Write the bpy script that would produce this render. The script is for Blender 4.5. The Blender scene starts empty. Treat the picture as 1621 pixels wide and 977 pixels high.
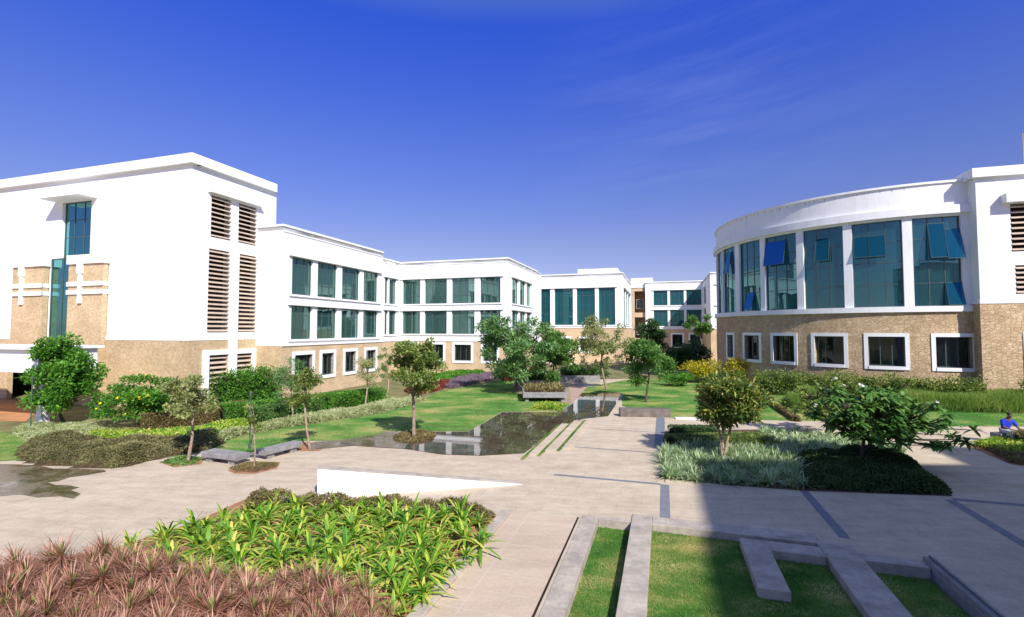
import bpy, math, random
import numpy as np
from mathutils import Vector, Matrix
rng = np.random.default_rng(7); random.seed(7)
SC = bpy.context.scene; COL = SC.collection
R = math.radians
# ------------------------------------------------------------------ frame
F_ = 769.0; CX, CY = 810.5, 488.5; H = 4.5; PIT = math.atan((522-CY)/F_); TH = R(17.3)
CT, ST = math.cos(TH), math.sin(TH)
A = Vector((ST, CT)); B = Vector((CT, -ST))
def ray(px, py):
    b = -(py-CY); return px-CX, F_*math.cos(PIT)-b*math.sin(PIT), F_*math.sin(PIT)+b*math.cos(PIT)
def G(px, py, z=0.0):
    x, y, zz = ray(px, py); t = (z-H)/zz; return Vector((x*t, y*t))
def W(v, u): return Vector((v*CT+u*ST, -v*ST+u*CT))
def Zat(px, py, Y):
    x, y, zz = ray(px, py); return H+zz*Y/y
def Sx(px, O, D):          # distance along O+s*D where it crosses picture column px
    k = (px-CX)/F_; return (k*O.y-O.x)/(D.x-k*D.y)
# ------------------------------------------------------------------ objects
def tag(o, label=None, cat=None, group=None, kind=None):
    if label: o['label'] = label
    if cat: o['category'] = cat
    if group: o['group'] = group
    if kind: o['kind'] = kind
    return o
def empty(name, loc, label, cat, group=None):
    o = bpy.data.objects.new(name, None); COL.objects.link(o); o.location = loc; o.empty_display_size = .3
    return tag(o, label, cat, group)
def wloc(p):
    l = Vector((0,0,0))
    while p is not None: l += p.location; p = p.parent
    return l
def link_mesh(name, me, mat, parent=None):
    o = bpy.data.objects.new(name, me); me.materials.append(mat); COL.objects.link(o)
    if parent is not None:
        off = wloc(parent); me.transform(Matrix.Translation(-off)); o.parent = parent
    return o
class MB:
    def __init__(s): s.v = []; s.f = []
    def poly(s, pts):
        n = len(s.v); s.v += [tuple(p) for p in pts]; s.f.append(tuple(range(n, n+len(pts))))
    def hexa(s, c):        # 8 corners: bottom 4 then top 4
        n = len(s.v); s.v += [tuple(p) for p in c]
        for q in ((0,3,2,1),(4,5,6,7),(0,1,5,4),(1,2,6,5),(2,3,7,6),(3,0,4,7)): s.f.append(tuple(n+i for i in q))
    def box(s, x0,x1,y0,y1,z0,z1, fr=lambda x,y:(x,y)):
        a=[fr(x0,y0),fr(x1,y0),fr(x1,y1),fr(x0,y1)]
        s.hexa([(p[0],p[1],z0) for p in a]+[(p[0],p[1],z1) for p in a])
    def prism(s, pts, z0, z1):
        n=len(pts); k=len(s.v); s.v += [(p[0],p[1],z0) for p in pts]+[(p[0],p[1],z1) for p in pts]
        s.f.append(tuple(range(k+n,k+2*n))); s.f.append(tuple(range(k+n-1,k-1,-1)))
        for i in range(n): j=(i+1)%n; s.f.append((k+i,k+j,k+n+j,k+n+i))
    def tube(s, pts, rad, seg=8, cap=True):
        k0=len(s.v); n=len(pts); P=[Vector(p) for p in pts]
        for i,p in enumerate(P):
            d=(P[min(i+1,n-1)]-P[max(i-1,0)]).normalized()
            a=d.orthogonal().normalized() if abs(d.z)<.9 else Vector((1,0,0)).cross(d).normalized()
            b=d.cross(a)
            r=rad[i] if hasattr(rad,'__len__') else rad
            for j in range(seg):
                t=2*math.pi*j/seg; s.v.append(tuple(p+(a*math.cos(t)+b*math.sin(t))*r))
        for i in range(n-1):
            for j in range(seg):
                j2=(j+1)%seg; s.f.append((k0+i*seg+j,k0+i*seg+j2,k0+(i+1)*seg+j2,k0+(i+1)*seg+j))
        if cap:
            s.f.append(tuple(k0+(n-1)*seg+j for j in range(seg))); s.f.append(tuple(k0+seg-1-j for j in range(seg)))
    def build(s, name, mat, parent=None, smooth=False, bevel=0):
        me = bpy.data.meshes.new(name); me.from_pydata(s.v, [], s.f); me.update()
        if smooth: me.polygons.foreach_set('use_smooth', [True]*len(me.polygons))
        o = link_mesh(name, me, mat, parent)
        if bevel:
            m = o.modifiers.new('bevel','BEVEL'); m.width=bevel; m.segments=2; m.limit_method='ANGLE'
        return o
# ------------------------------------------------------------------ materials
def mat(name):
    m = bpy.data.materials.new(name); m.use_nodes = True; nt = m.node_tree; nt.nodes.clear()
    out = nt.nodes.new('ShaderNodeOutputMaterial'); return m, nt, out
def N(nt, t, **kw):
    n = nt.nodes.new(t)
    for k, v in kw.items():
        if k.startswith('i_'):
            key=k[2:]; key=int(key) if key.isdigit() else key.replace('_',' ')
            n.inputs[key].default_value = v
        else: setattr(n, k, v)
    return n
def L(nt, a, b): nt.links.new(a, b)
def ramp(nt, stops, interp='LINEAR'):
    r = nt.nodes.new('ShaderNodeValToRGB'); r.color_ramp.interpolation = interp
    while len(r.color_ramp.elements) < len(stops): r.color_ramp.elements.new(.5)
    for e,(p,c) in zip(r.color_ramp.elements, stops): e.position = p; e.color = (*c,1)
    return r
def coords(nt, scale=(1,1,1), rot=True):
    g = N(nt,'ShaderNodeNewGeometry'); mp = N(nt,'ShaderNodeMapping')
    mp.inputs['Rotation'].default_value = (0,0,TH if rot else 0); mp.inputs['Scale'].default_value = scale
    L(nt, g.outputs['Position'], mp.inputs['Vector']); return mp.outputs['Vector']
def noise(nt, vec, scale, detail=4, rough=.6):
    n = N(nt,'ShaderNodeTexNoise', i_Scale=scale, i_Detail=detail, i_Roughness=rough); L(nt, vec, n.inputs['Vector']); return n.outputs['Fac']
def mixc(nt, fac, c1, c2, mode='MIX'):
    m = N(nt,'ShaderNodeMix', data_type='RGBA', blend_type=mode)
    for sock, val in ((m.inputs[0],fac),(m.inputs[6],c1),(m.inputs[7],c2)):
        if hasattr(val,'links') : L(nt, val, sock)
        elif isinstance(val,(int,float)): sock.default_value = val
        else: sock.default_value = (*val,1)
    return m.outputs[2]
def princ(nt, out, col, rough=.8, spec=.3, bump=None, bs=.3, bd=.02):
    p = N(nt,'ShaderNodeBsdfPrincipled'); p.inputs['Specular IOR Level'].default_value = spec
    if hasattr(col,'links'): L(nt, col, p.inputs['Base Color'])
    else: p.inputs['Base Color'].default_value = (*col,1)
    if hasattr(rough,'links'): L(nt, rough, p.inputs['Roughness'])
    else: p.inputs['Roughness'].default_value = rough
    if bump is not None:
        b = N(nt,'ShaderNodeBump', i_Strength=bs, i_Distance=bd); L(nt, bump, b.inputs['Height']); L(nt, b.outputs[0], p.inputs['Normal'])
    L(nt, p.outputs[0], out.inputs['Surface']); return p
def m_plaster(name, col, stain, samt=.5):
    m, nt, out = mat(name); v = coords(nt,(1,1,.22)); v2 = coords(nt)
    n1 = noise(nt, v, 1.6, 6, .7); n2 = noise(nt, v2, .35, 3)
    r = ramp(nt, [(.5,(0,0,0)),(.75,(1,1,1))]); L(nt, n1, r.inputs[0])
    mu = N(nt,'ShaderNodeMath', operation='MULTIPLY', i_1=samt); L(nt, r.outputs[0], mu.inputs[0])
    c = mixc(nt, mu.outputs[0], col, stain)
    n3 = noise(nt, v2, 30, 4)
    princ(nt, out, c, .75, .25, n3, .15, .01); return m
def m_stone(name, c1, c2, c3, sc=6.5, bs=.6):
    m, nt, out = mat(name); v = coords(nt,(1,1,1.5))
    vo = N(nt,'ShaderNodeTexVoronoi', i_Scale=sc, i_Randomness=.85); L(nt, v, vo.inputs['Vector'])
    ve = N(nt,'ShaderNodeTexVoronoi', feature='DISTANCE_TO_EDGE', i_Scale=sc, i_Randomness=.85); L(nt, v, ve.inputs['Vector'])
    sp = N(nt,'ShaderNodeSeparateColor'); L(nt, vo.outputs['Color'], sp.inputs[0])
    r = ramp(nt, [(0,c1),(.5,c2),(1,c3)]); L(nt, sp.outputs[0], r.inputs[0])
    n = noise(nt, v, 9, 6, .75)
    rn = ramp(nt, [(.3,(.72,.7,.68)),(.7,(1.12,1.1,1.08))]); L(nt, n, rn.inputs[0])
    c = mixc(nt, 1.0, r.outputs[0], rn.outputs[0], 'MULTIPLY')
    re = ramp(nt, [(0,(.55,.55,.55)),(.06,(1,1,1))]); L(nt, ve.outputs['Distance'], re.inputs[0])
    nl = noise(nt, coords(nt), .6, 4); rl = ramp(nt, [(.35,(.86,.84,.82)),(.65,(1.08,1.07,1.05))]); L(nt, nl, rl.inputs[0]); c = mixc(nt, 1.0, c, rl.outputs[0], 'MULTIPLY')
    cj = tuple(x*.62 for x in c1); c = mixc(nt, re.outputs[0], cj, c)
    ad = N(nt,'ShaderNodeMath', operation='ADD'); mu = N(nt,'ShaderNodeMath', operation='MULTIPLY', i_1=.9); L(nt, n, mu.inputs[0])
    L(nt, re.outputs[0], ad.inputs[0]); L(nt, mu.outputs[0], ad.inputs[1])
    princ(nt, out, c, .9, .15, ad.outputs[0], bs, .05); return m
def m_plain(name, col, rough=.6, spec=.4, var=.12, sc=3, metal=0):
    m, nt, out = mat(name); v = coords(nt); n = noise(nt, v, sc, 4)
    r = ramp(nt, [(.3,tuple(x*(1-var) for x in col)),(.7,tuple(min(1,x*(1+var)) for x in col))]); L(nt, n, r.inputs[0])
    p = princ(nt, out, r.outputs[0], rough, spec, n, .1, .01); p.inputs['Metallic'].default_value = metal; return m
def m_paving(name, c1, c2, bw, bh, joint, off=.5, jw=.012, dirt=0):
    m, nt, out = mat(name); v = coords(nt)
    b = N(nt,'ShaderNodeTexBrick', offset=off, i_Scale=1.0); b.inputs['Brick Width'].default_value=bw; b.inputs['Row Height'].default_value=bh
    b.inputs['Mortar Size'].default_value=jw; b.inputs['Mortar Smooth'].default_value=.3; b.inputs['Bias'].default_value=0
    L(nt, v, b.inputs['Vector']); b.inputs['Color1'].default_value=(*c1,1); b.inputs['Color2'].default_value=(*c2,1); b.inputs['Mortar'].default_value=(*joint,1)
    n = noise(nt, v, .45, 6, .65); r = ramp(nt, [(.3,(.90,.89,.88)),(.5,(1,1,1)),(.72,(1.07,1.06,1.04))]); L(nt, n, r.inputs[0])
    vs = coords(nt,(.5,3,1)); n4 = noise(nt, vs, .9, 4, .6); r4 = ramp(nt,[(.35,(.9,.89,.88)),(.65,(1.05,1.05,1.05))]); L(nt,n4,r4.inputs[0])
    n2 = noise(nt, v, 14, 5, .8); r2 = ramp(nt, [(.3,(.88,.88,.88)),(.7,(1.08,1.08,1.08))]); L(nt, n2, r2.inputs[0])
    c = mixc(nt, 1.0, b.outputs['Color'], r.outputs[0], 'MULTIPLY'); c = mixc(nt, 1.0, c, r2.outputs[0], 'MULTIPLY'); c = mixc(nt, 1.0, c, r4.outputs[0], 'MULTIPLY')
    if dirt:
        n5 = noise(nt, v, 2.2, 7, .75); r5 = ramp(nt,[(.38,(1-dirt,1-dirt,1-dirt)),(.6,(1.1,1.1,1.1))]); L(nt,n5,r5.inputs[0]); c = mixc(nt, 1.0, c, r5.outputs[0], 'MULTIPLY')
    princ(nt, out, c, .8, .25, n2, .12, .01); return m
def m_lawn(name, c1, c2, c3, sc=1.0):
    m, nt, out = mat(name); v = coords(nt,(1,1.6,1)); n = noise(nt, v, .32*sc, 5, .62); n2 = noise(nt, v, 22, 4, .8)
    r = ramp(nt, [(.36,c1),(.48,c2),(.66,c3)]); L(nt, n, r.inputs[0])
    r2 = ramp(nt, [(.3,(.65,.7,.65)),(.7,(1.25,1.22,1.2))]); L(nt, n2, r2.inputs[0])
    c = mixc(nt, 1.0, r.outputs[0], r2.outputs[0], 'MULTIPLY')
    princ(nt, out, c, .9, .1, n2, .8, .03); return m
def m_leaf(name, stops, trans=.35, rough=.5, clump=.6, cs=1.4, edge=None):
    m, nt, out = mat(name); g = N(nt,'ShaderNodeNewGeometry'); v = coords(nt)
    n = noise(nt, v, cs, 3); m1 = N(nt,'ShaderNodeMath', operation='MULTIPLY', i_1=1-clump); L(nt, g.outputs['Random Per Island'], m1.inputs[0])
    m2 = N(nt,'ShaderNodeMath', operation='MULTIPLY_ADD', i_1=clump*2.2); L(nt, n, m2.inputs[0])
    m2.inputs[2].default_value = -clump*.6
    ad = N(nt,'ShaderNodeMath', operation='ADD'); L(nt, m1.outputs[0], ad.inputs[0]); L(nt, m2.outputs[0], ad.inputs[1])
    r = ramp(nt, stops); L(nt, ad.outputs[0], r.inputs[0]); c = r.outputs[0]
    p = princ(nt, out, c, rough, .35)
    t = N(nt,'ShaderNodeBsdfTranslucent'); c2 = mixc(nt, 1.0, c, (1.2,1.25,.6), 'MULTIPLY'); L(nt, c2, t.inputs[0])
    mx = N(nt,'ShaderNodeMixShader', i_0=trans); L(nt, p.outputs[0], mx.inputs[1]); L(nt, t.outputs[0], mx.inputs[2]); L(nt, mx.outputs[0], out.inputs['Surface'])
    return m
def m_glass(name, tint, refl, fac=.12, tfac=.55, gt=(.45,.85,.68)):
    m, nt, out = mat(name)
    tr = N(nt,'ShaderNodeBsdfTransparent'); tr.inputs[0].default_value=(*tint,1)
    df = N(nt,'ShaderNodeBsdfDiffuse'); df.inputs[0].default_value=(*refl,1)
    gl = N(nt,'ShaderNodeBsdfGlossy', i_Roughness=.02); gl.inputs[0].default_value=(*gt,1)
    v = coords(nt); n = noise(nt, v, .8, 2); b = N(nt,'ShaderNodeBump', i_Strength=.06, i_Distance=.05); L(nt, n, b.inputs['Height']); L(nt, b.outputs[0], gl.inputs['Normal'])
    m1 = N(nt,'ShaderNodeMixShader', i_0=tfac); L(nt, df.outputs[0], m1.inputs[1]); L(nt, tr.outputs[0], m1.inputs[2])
    fr = N(nt,'ShaderNodeFresnel', i_IOR=1.6); ad = N(nt,'ShaderNodeMath', operation='ADD', i_1=fac, use_clamp=True); L(nt, fr.outputs[0], ad.inputs[0])
    m2 = N(nt,'ShaderNodeMixShader'); L(nt, ad.outputs[0], m2.inputs[0]); L(nt, m1.outputs[0], m2.inputs[1]); L(nt, gl.outputs[0], m2.inputs[2])
    L(nt, m2.outputs[0], out.inputs['Surface']); return m
def m_wet(name):
    m, nt, out = mat(name); v = coords(nt); n = noise(nt, v, 1.3, 6, .75)
    r = ramp(nt, [(.35,(.06,.042,.02)),(.55,(.13,.095,.05)),(.7,(.24,.19,.13))]); L(nt, n, r.inputs[0])
    rr = ramp(nt, [(.4,(.06,.06,.06)),(.65,(.45,.45,.45))]); L(nt, n, rr.inputs[0]); princ(nt, out, r.outputs[0], rr.outputs[0], .5, n, .15, .01); return m
def m_water(name):
    m, nt, out = mat(name); v = coords(nt); n = noise(nt, v, 1.1, 5, .7); n2 = noise(nt, v, 7, 3)
    r = ramp(nt, [(.35,(.05,.037,.026)),(.55,(.10,.075,.05)),(.7,(.19,.15,.11))]); L(nt, n, r.inputs[0])
    p = princ(nt, out, r.outputs[0], .015, .85, n2, .03, .01); return m
M = dict(
 white=m_plaster('white_plaster',(.80,.80,.79),(.66,.65,.63),.25),
 whited=m_plaster('weathered_plaster',(.76,.76,.75),(.45,.45,.43),.42),
 stone=m_stone('tan_stone',(.54,.405,.24),(.61,.465,.285),(.68,.54,.35),8,.35),
 stonel=m_stone('sand_stone',(.60,.45,.285),(.64,.49,.32),(.69,.54,.36),9,.3),
 stoned=m_stone('rough_block_stone',(.50,.365,.225),(.56,.42,.265),(.64,.50,.33),3.9,1.0),
 frame=m_plain('window_metal',(.055,.09,.085),.4,.5), framel=m_plain('grey_metal',(.30,.32,.32),.4,.5),
 glass=m_glass('teal_glass',(.45,.78,.68),(.07,.18,.155),.10,.68,(.55,.9,.76)),
 glassb=m_glass('blue_green_glass',(.20,.60,.62),(.01,.10,.12),.05,.5,(.28,.66,.66)), glassx=m_glass('dark_teal_glass',(.15,.42,.42),(.012,.075,.085),.04,.3,(.16,.42,.44)), glassc=m_glass('curved_wall_glass',(.30,.66,.64),(.02,.11,.12),.12,.65,(.42,.82,.84)), glasse=m_glass('pale_teal_glass',(.55,.84,.74),(.10,.22,.19),.2,.62,(.6,.92,.8)),
 glassd=m_glass('dark_glass',(.40,.50,.48),(.02,.025,.025),.02,.7,(.5,.6,.55)),
 glasssk=m_glass('sash_glass',(.15,.5,.75),(.01,.09,.13),.05,.45,(.08,.27,.33)),
 curtain=m_plain('curtain_cloth',(.34,.40,.37),.9,.1,.25,2), interior=m_plain('room_wall',(.24,.245,.235),.9,.1),
 louvre=m_plain('louvre_blade',(.55,.44,.34),.7,.2), black=m_plain('dark_void',(.03,.022,.018),.9,.1),
 roof=m_plain('roof_screed',(.5,.5,.48),.9,.1),
 bark=m_plain('bark',(.27,.20,.145),.95,.1,.35,14), barkd=m_plain('dark_bark',(.10,.08,.06),.95,.1,.35,14), barkl=m_plain('pale_bark',(.36,.27,.19),.95,.1,.3,14),
 pave=m_paving('plaza_paving',(.475,.39,.285),(.50,.415,.31),1.2,.6,(.405,.33,.25),.5,.010,.07),
 walk=m_paving('walkway_slabs',(.49,.385,.285),(.51,.405,.305),3.2,.62,(.55,.455,.36),0,.012),
 cope=m_paving('coping_stone',(.41,.355,.295),(.43,.375,.315),3.0,3.0,(.32,.28,.24),0,.008,.24),
 band=m_plain('granite_band',(.17,.18,.20),.7,.3,.15,6), slab=m_plain('grey_granite',(.24,.23,.225),.65,.3,.25,5),
 pink=m_paving('pink_paving',(.42,.29,.24),(.46,.33,.27),.4,.2,(.3,.2,.17)),
 lawn=m_lawn('lawn_grass',(.05,.16,.03),(.11,.25,.05),(.42,.38,.14)),
 lawns=m_lawn('near_lawn_grass',(.045,.13,.02),(.12,.23,.04),(.50,.42,.17),2.4),
 garden=m_plain('garden_turf',(.17,.16,.07),.95,.1,.35,.8), bed=m_plain('dark_bed_soil',(.10,.07,.045),.95,.1,.3,5), soil=m_plain('red_soil',(.33,.165,.095),.95,.1,.3,5), ground=m_plain('dry_ground',(.30,.25,.15),.95,.1,.3,.5),
 clay=m_plain('clay_road',(.42,.21,.10),.95,.1,.2,1), water=m_water('pool_water'), wet=m_wet('wet_stained_paving'), slabb=m_plain('brown_granite',(.15,.125,.105),.5,.4,.35,3),
)
LF = dict(
 bright=m_leaf('bright_leaf',[(.1,(.035,.12,.015)),(.5,(.09,.25,.025)),(.9,(.20,.42,.05))]),
 mid=m_leaf('mid_leaf',[(.1,(.04,.12,.02)),(.5,(.11,.24,.05)),(.9,(.24,.38,.11))]),
 dark=m_leaf('dark_leaf',[(.1,(.02,.055,.016)),(.5,(.045,.11,.028)),(.9,(.10,.19,.05))],.25),
 olive=m_leaf('olive_leaf',[(.1,(.06,.11,.02)),(.5,(.18,.25,.055)),(.9,(.37,.43,.12))]),
 pale=m_leaf('pale_leaf',[(.1,(.12,.17,.05)),(.5,(.27,.31,.11)),(.9,(.48,.43,.24))]),
 grey=m_leaf('grey_green_leaf',[(.1,(.055,.13,.04)),(.5,(.14,.28,.09)),(.9,(.30,.46,.17))]),
 mistg=m_leaf('silvery_groundcover',[(.1,(.19,.23,.08)),(.5,(.37,.41,.19)),(.9,(.58,.60,.36))],.3),
 stripe=m_leaf('white_striped_blade',[(.05,(.13,.22,.09)),(.45,(.31,.42,.22)),(.9,(.66,.72,.50))],.3,.5,.35),
 yel=m_leaf('yellow_green_leaf',[(.05,(.05,.20,.02)),(.40,(.19,.40,.03)),(.68,(.52,.56,.08)),(.95,(.76,.64,.20))],.4,.5,.2),
 gold=m_leaf('golden_leaf',[(.1,(.12,.16,.02)),(.45,(.42,.38,.02)),(.9,(.75,.56,.04))],.35,.5,.35),
 red=m_leaf('pinkish_brown_blade',[(.05,(.14,.085,.045)),(.45,(.42,.19,.13)),(.9,(.70,.46,.33))],.3,.5,.3),
 dkred=m_leaf('crimson_leaf',[(.1,(.10,.02,.02)),(.6,(.26,.045,.035)),(.95,(.36,.12,.05))]),
 purp=m_leaf('purple_leaf',[(.1,(.11,.08,.11)),(.6,(.25,.18,.24)),(.95,(.38,.30,.34))]),
 brown=m_leaf('brown_green_leaf',[(.1,(.08,.07,.025)),(.5,(.19,.15,.055)),(.9,(.30,.26,.10))],.2),
 creep=m_leaf('creeping_leaf',[(.1,(.09,.09,.03)),(.5,(.18,.17,.065)),(.9,(.31,.28,.13))],.2,.7,.7,.8),
 creepd=m_leaf('dark_creeping_leaf',[(.1,(.02,.045,.015)),(.5,(.045,.085,.02)),(.9,(.09,.13,.035))],.2,.7,.7,1.),
 grass=m_leaf('grass_blade',[(.15,(.045,.16,.025)),(.45,(.11,.26,.045)),(.8,(.40,.36,.13))],.35,.6,.85,.7),
 tall=m_leaf('tall_grass_blade',[(.1,(.10,.19,.03)),(.5,(.19,.30,.05)),(.9,(.36,.42,.13))],.4,.6,.5,.6),
 croton=m_leaf('variegated_leaf',[(.05,(.035,.09,.02)),(.55,(.10,.18,.03)),(.80,(.36,.34,.07)),(.95,(.60,.48,.18))],.3,.4,.15),
 yfl=m_leaf('yellow_petal',[(.1,(.75,.52,.02)),(.9,(.85,.7,.05))],.3), wfl=m_leaf('white_petal',[(.1,(.7,.7,.68)),(.9,(.85,.83,.8))],.3),
)
# ------------------------------------------------------------------ leaves
def unit(a): return a/np.maximum(np.linalg.norm(a,axis=-1,keepdims=True),1e-9)
def rand_dirs(n): return unit(rng.normal(size=(n,3)))
def blades(P, D, Ln, Wd, droop=0.0, segs=2, prof=None, side=None):
    n=len(P); Ln=np.broadcast_to(Ln,(n,)); Wd=np.broadcast_to(Wd,(n,)); dr=np.broadcast_to(droop,(n,))
    if side is None:
        side=np.cross(D, rand_dirs(n)*.8+np.array([0,0,1.0])); side=unit(side)
    if prof is None: prof={1:[1,0],2:[.25,1,0],3:[.5,1,.75,0]}[segs]
    rows=[]
    for k in range(segs+1):
        t=k/segs; c=P+D*(Ln*t)[:,None]; c=c.copy(); c[:,2]-=dr*Ln*t*t
        w=prof[k]
        if k<segs: rows.append(c-side*(Wd*w*.5)[:,None]); rows.append(c+side*(Wd*w*.5)[:,None])
        else: rows.append(c)
    V=np.stack(rows,1); nv=V.shape[1]
    quads=[(2*k,2*k+1,2*k+3,2*k+2) for k in range(segs-1)]; tri=(2*segs-2,2*segs-1,2*segs)
    return V.reshape(-1,3), n, nv, quads, tri
def blade_mesh(name, sets, matl, parent=None):
    Vs=[];loops=[];starts=[];tot=[];off=0;lc=0
    for V,n,nv,quads,tri in sets:
        base=(off+np.arange(n)*nv)[:,None]
        arr=[]; st=[]
        for q in quads: arr.append(base+np.array(q)); st.append(4)
        arr.append(base+np.array(tri)); st.append(3)
        row=np.concatenate(arr,1); loops.append(row.reshape(-1)); w=row.shape[1]
        so=np.concatenate([[0],np.cumsum(st)[:-1]])
        starts.append((lc+np.arange(n)[:,None]*w+so).reshape(-1)); tot.append(np.tile(st,n)); lc+=n*w; off+=n*nv; Vs.append(V)
    V=np.concatenate(Vs); loops=np.concatenate(loops); starts=np.concatenate(starts); tot=np.concatenate(tot)
    if parent is not None: V=V-np.array(wloc(parent))
    me=bpy.data.meshes.new(name); me.vertices.add(len(V)); me.vertices.foreach_set('co',V.astype(np.float32).reshape(-1))
    me.loops.add(len(loops)); me.loops.foreach_set('vertex_index',loops.astype(np.int32))
    me.polygons.add(len(starts)); me.polygons.foreach_set('loop_start',starts.astype(np.int32)); me.polygons.foreach_set('loop_total',tot.astype(np.int32))
    me.update(calc_edges=True); me.materials.append(matl)
    o=bpy.data.objects.new(name,me); COL.objects.link(o)
    if parent is not None: o.parent=parent
    return o
def leaf_cloud(clumps, n, ln, wd, shell=.55, up=.25, droop=.2):
    c=np.array([x[:3] for x in clumps]); r=np.array([x[3:6] for x in clumps]); wt=(r.prod(1))**.67; wt/=wt.sum()
    idx=rng.choice(len(c),n,p=wt); d=rand_dirs(n); rad=(shell+(1-shell)*rng.random(n))
    inner=rng.random(n)<.25; rad[inner]*=rng.random(inner.sum())
    P=c[idx]+d*r[idx]*rad[:,None]+rng.normal(0,.05,(n,3))*(rng.random(n)<.3)[:,None]*4*r[idx].min(1)[:,None]
    D=unit(d*.7+rand_dirs(n)*.9+np.array([0,0,up]))
    return blades(P,D,ln*rng.uniform(.45,1.4,n),wd*rng.uniform(.6,1.3,n),droop*rng.random(n))
def crown_clumps(cx,cy,cz,rx,ry,rz,k,cr,shape='ball',seed=0):
    g=np.random.default_rng(seed); out=[]
    for i in range(k):
        d=unit(g.normal(size=3)); q=g.random()**.45
        p=d*q*(1-cr*.55)
        s=cr*g.uniform(.65,1.3)
        w=1.0
        if shape=='cone': w=1.0-.55*max(0,(p[2]+1)/2)
        if shape=='flat': p[2]*=.7
        out.append((cx+p[0]*rx*w,cy+p[1]*ry*w,cz+p[2]*rz,rx*s*w**.5,ry*s*w**.5,min(rx,rz)*s*.62))
    return out
def tree(name,label,base,box,leaf,bark='bark',n=6000,k=26,cr=.33,ln=.16,wd=.08,tr=.07,shape='ball',group=None,lean=(0,0),forks=1,seed=1,fork_z=.35,depth=1.0,cat='tree',droop=.2):
    g=random.Random(seed); b=G(*base); Y=b.y; x0,x1,y0,y1=box
    X0=(x0-CX)/F_*Y; X1=(x1-CX)/F_*Y; zt=Zat((x0+x1)/2,y0,Y); zb=max(.05,Zat((x0+x1)/2,y1,Y))
    cx=(X0+X1)/2; cz=(zt+zb)/2; rx=(X1-X0)/2; rz=(zt-zb)/2
    root=empty(name,(b.x,b.y,0),label,cat,group)
    cl=crown_clumps(cx,b.y+lean[1],cz,rx,rx*depth,rz,k,cr,shape,seed)
    mb=MB(); zf=max(.25,zb+(zt-zb)*fork_z*.5)
    for f in range(forks):
        o=Vector((b.x+(g.uniform(-.1,.1) if forks>1 else 0),b.y+(g.uniform(-.08,.08) if forks>1 else 0),-.02))
        top=Vector((b.x+(cx-b.x)*.6+g.uniform(-.1,.1)*(1+forks),b.y+g.uniform(-.1,.1),zf))
        midp=o.lerp(top,.5)+Vector((g.uniform(-.06,.06),g.uniform(-.06,.06),0))
        mb.tube([o,o.lerp(midp,.12),midp,top],[tr*1.35,tr*1.05,tr*.85,tr*.7],8)
        end=Vector((cx,b.y,zt-rz*.35)); mb.tube([top,top.lerp(end,.5)+Vector((g.uniform(-.1,.1),0,0)),end],[tr*.68,tr*.4,tr*.12],7)
        sel=sorted(range(len(cl)),key=lambda i:g.random())[:max(5,12//forks)]
        for i in sel:
            e=Vector(cl[i][:3]); s=top.lerp(end,max(0,min(.8,(e.z-zf)/(zt-zf+.01)*.7))); m_=s.lerp(e,.5)+Vector((0,0,.08))
            mb.tube([s,m_,e],[tr*.35,tr*.22,tr*.08],5)
    mb.build('trunk',M[bark],root,True)
    blade_mesh('crown',[leaf_cloud(cl,n,ln,wd,droop=droop)],LF[leaf],root)
    return root
# ---- polygons on the ground
def pip(pts, x, y):
    ins=np.zeros(len(x),bool); n=len(pts); j=n-1
    for i in range(n):
        xi,yi=pts[i]; xj,yj=pts[j]
        c=((yi>y)!=(yj>y))&(x<(xj-xi)*(y-yi)/(yj-yi+1e-12)+xi); ins^=c; j=i
    return ins
def scatter(poly, dens, cap=200000):
    P=np.array(poly); x0,y0=P.min(0); x1,y1=P.max(0); n=int(min((x1-x0)*(y1-y0)*dens,cap*3))
    x=rng.uniform(x0,x1,n); y=rng.uniform(y0,y1,n); k=pip(poly,x,y); return x[k],y[k]
def smooth_noise(x,y,s,seed=0):
    g=np.random.default_rng(seed); a=0
    for i in range(6):
        t=g.uniform(0,2*np.pi); f=s*(1+.6*i); a=a+np.sin((x*np.cos(t)+y*np.sin(t))*f+g.uniform(0,6.28))/(1+.5*i)
    return a/3.2
def GP(pts, z=0): return [tuple(G(px,py,z)) for px,py in pts]
def sheet(name, pts, z, m, sub=True):
    mb=MB(); mb.poly([(p[0],p[1],z) for p in pts]); o=mb.build(name,m); tag(o,kind='structure'); return o
def cover(name, label, poly, hgt, leaf, dens, ln, wd, up=1.0, z0=0, bumps=.5, cat='ground cover', stuff=True, droop=.3, edge=.25, seed=3, ns=1.6, segs=2, prof=None, spread=1.0):
    """leafy cover filling a ground polygon up to hgt, sloping down near its edge"""
    x,y=scatter(poly,dens)
    P=np.array(poly+[poly[0]]); d=np.full(len(x),9e9)
    for i in range(len(poly)):
        a=P[i];b=P[i+1]; ab=b-a; t=np.clip(((x-a[0])*ab[0]+(y-a[1])*ab[1])/(ab@ab+1e-9),0,1)
        d=np.minimum(d,np.hypot(x-a[0]-t*ab[0],y-a[1]-t*ab[1]))
    prof_h=np.clip(d/edge,0,1)**.5
    hh=hgt*prof_h*(1+bumps*smooth_noise(x,y,ns,seed))
    z=z0+np.maximum(0,hh)*rng.uniform(.45,1,len(x))**.5-ln*.15
    z=np.maximum(z,z0)
    n=len(x); D=unit(rand_dirs(n)*spread+np.array([0,0,up]))
    o=blade_mesh(name,[blades(np.stack([x,y,z],1),D,ln*rng.uniform(.6,1.3,n),wd*rng.uniform(.7,1.2,n),droop,segs,prof)],LF[leaf])
    tag(o,label,cat,kind='stuff' if stuff else None); return o
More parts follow.
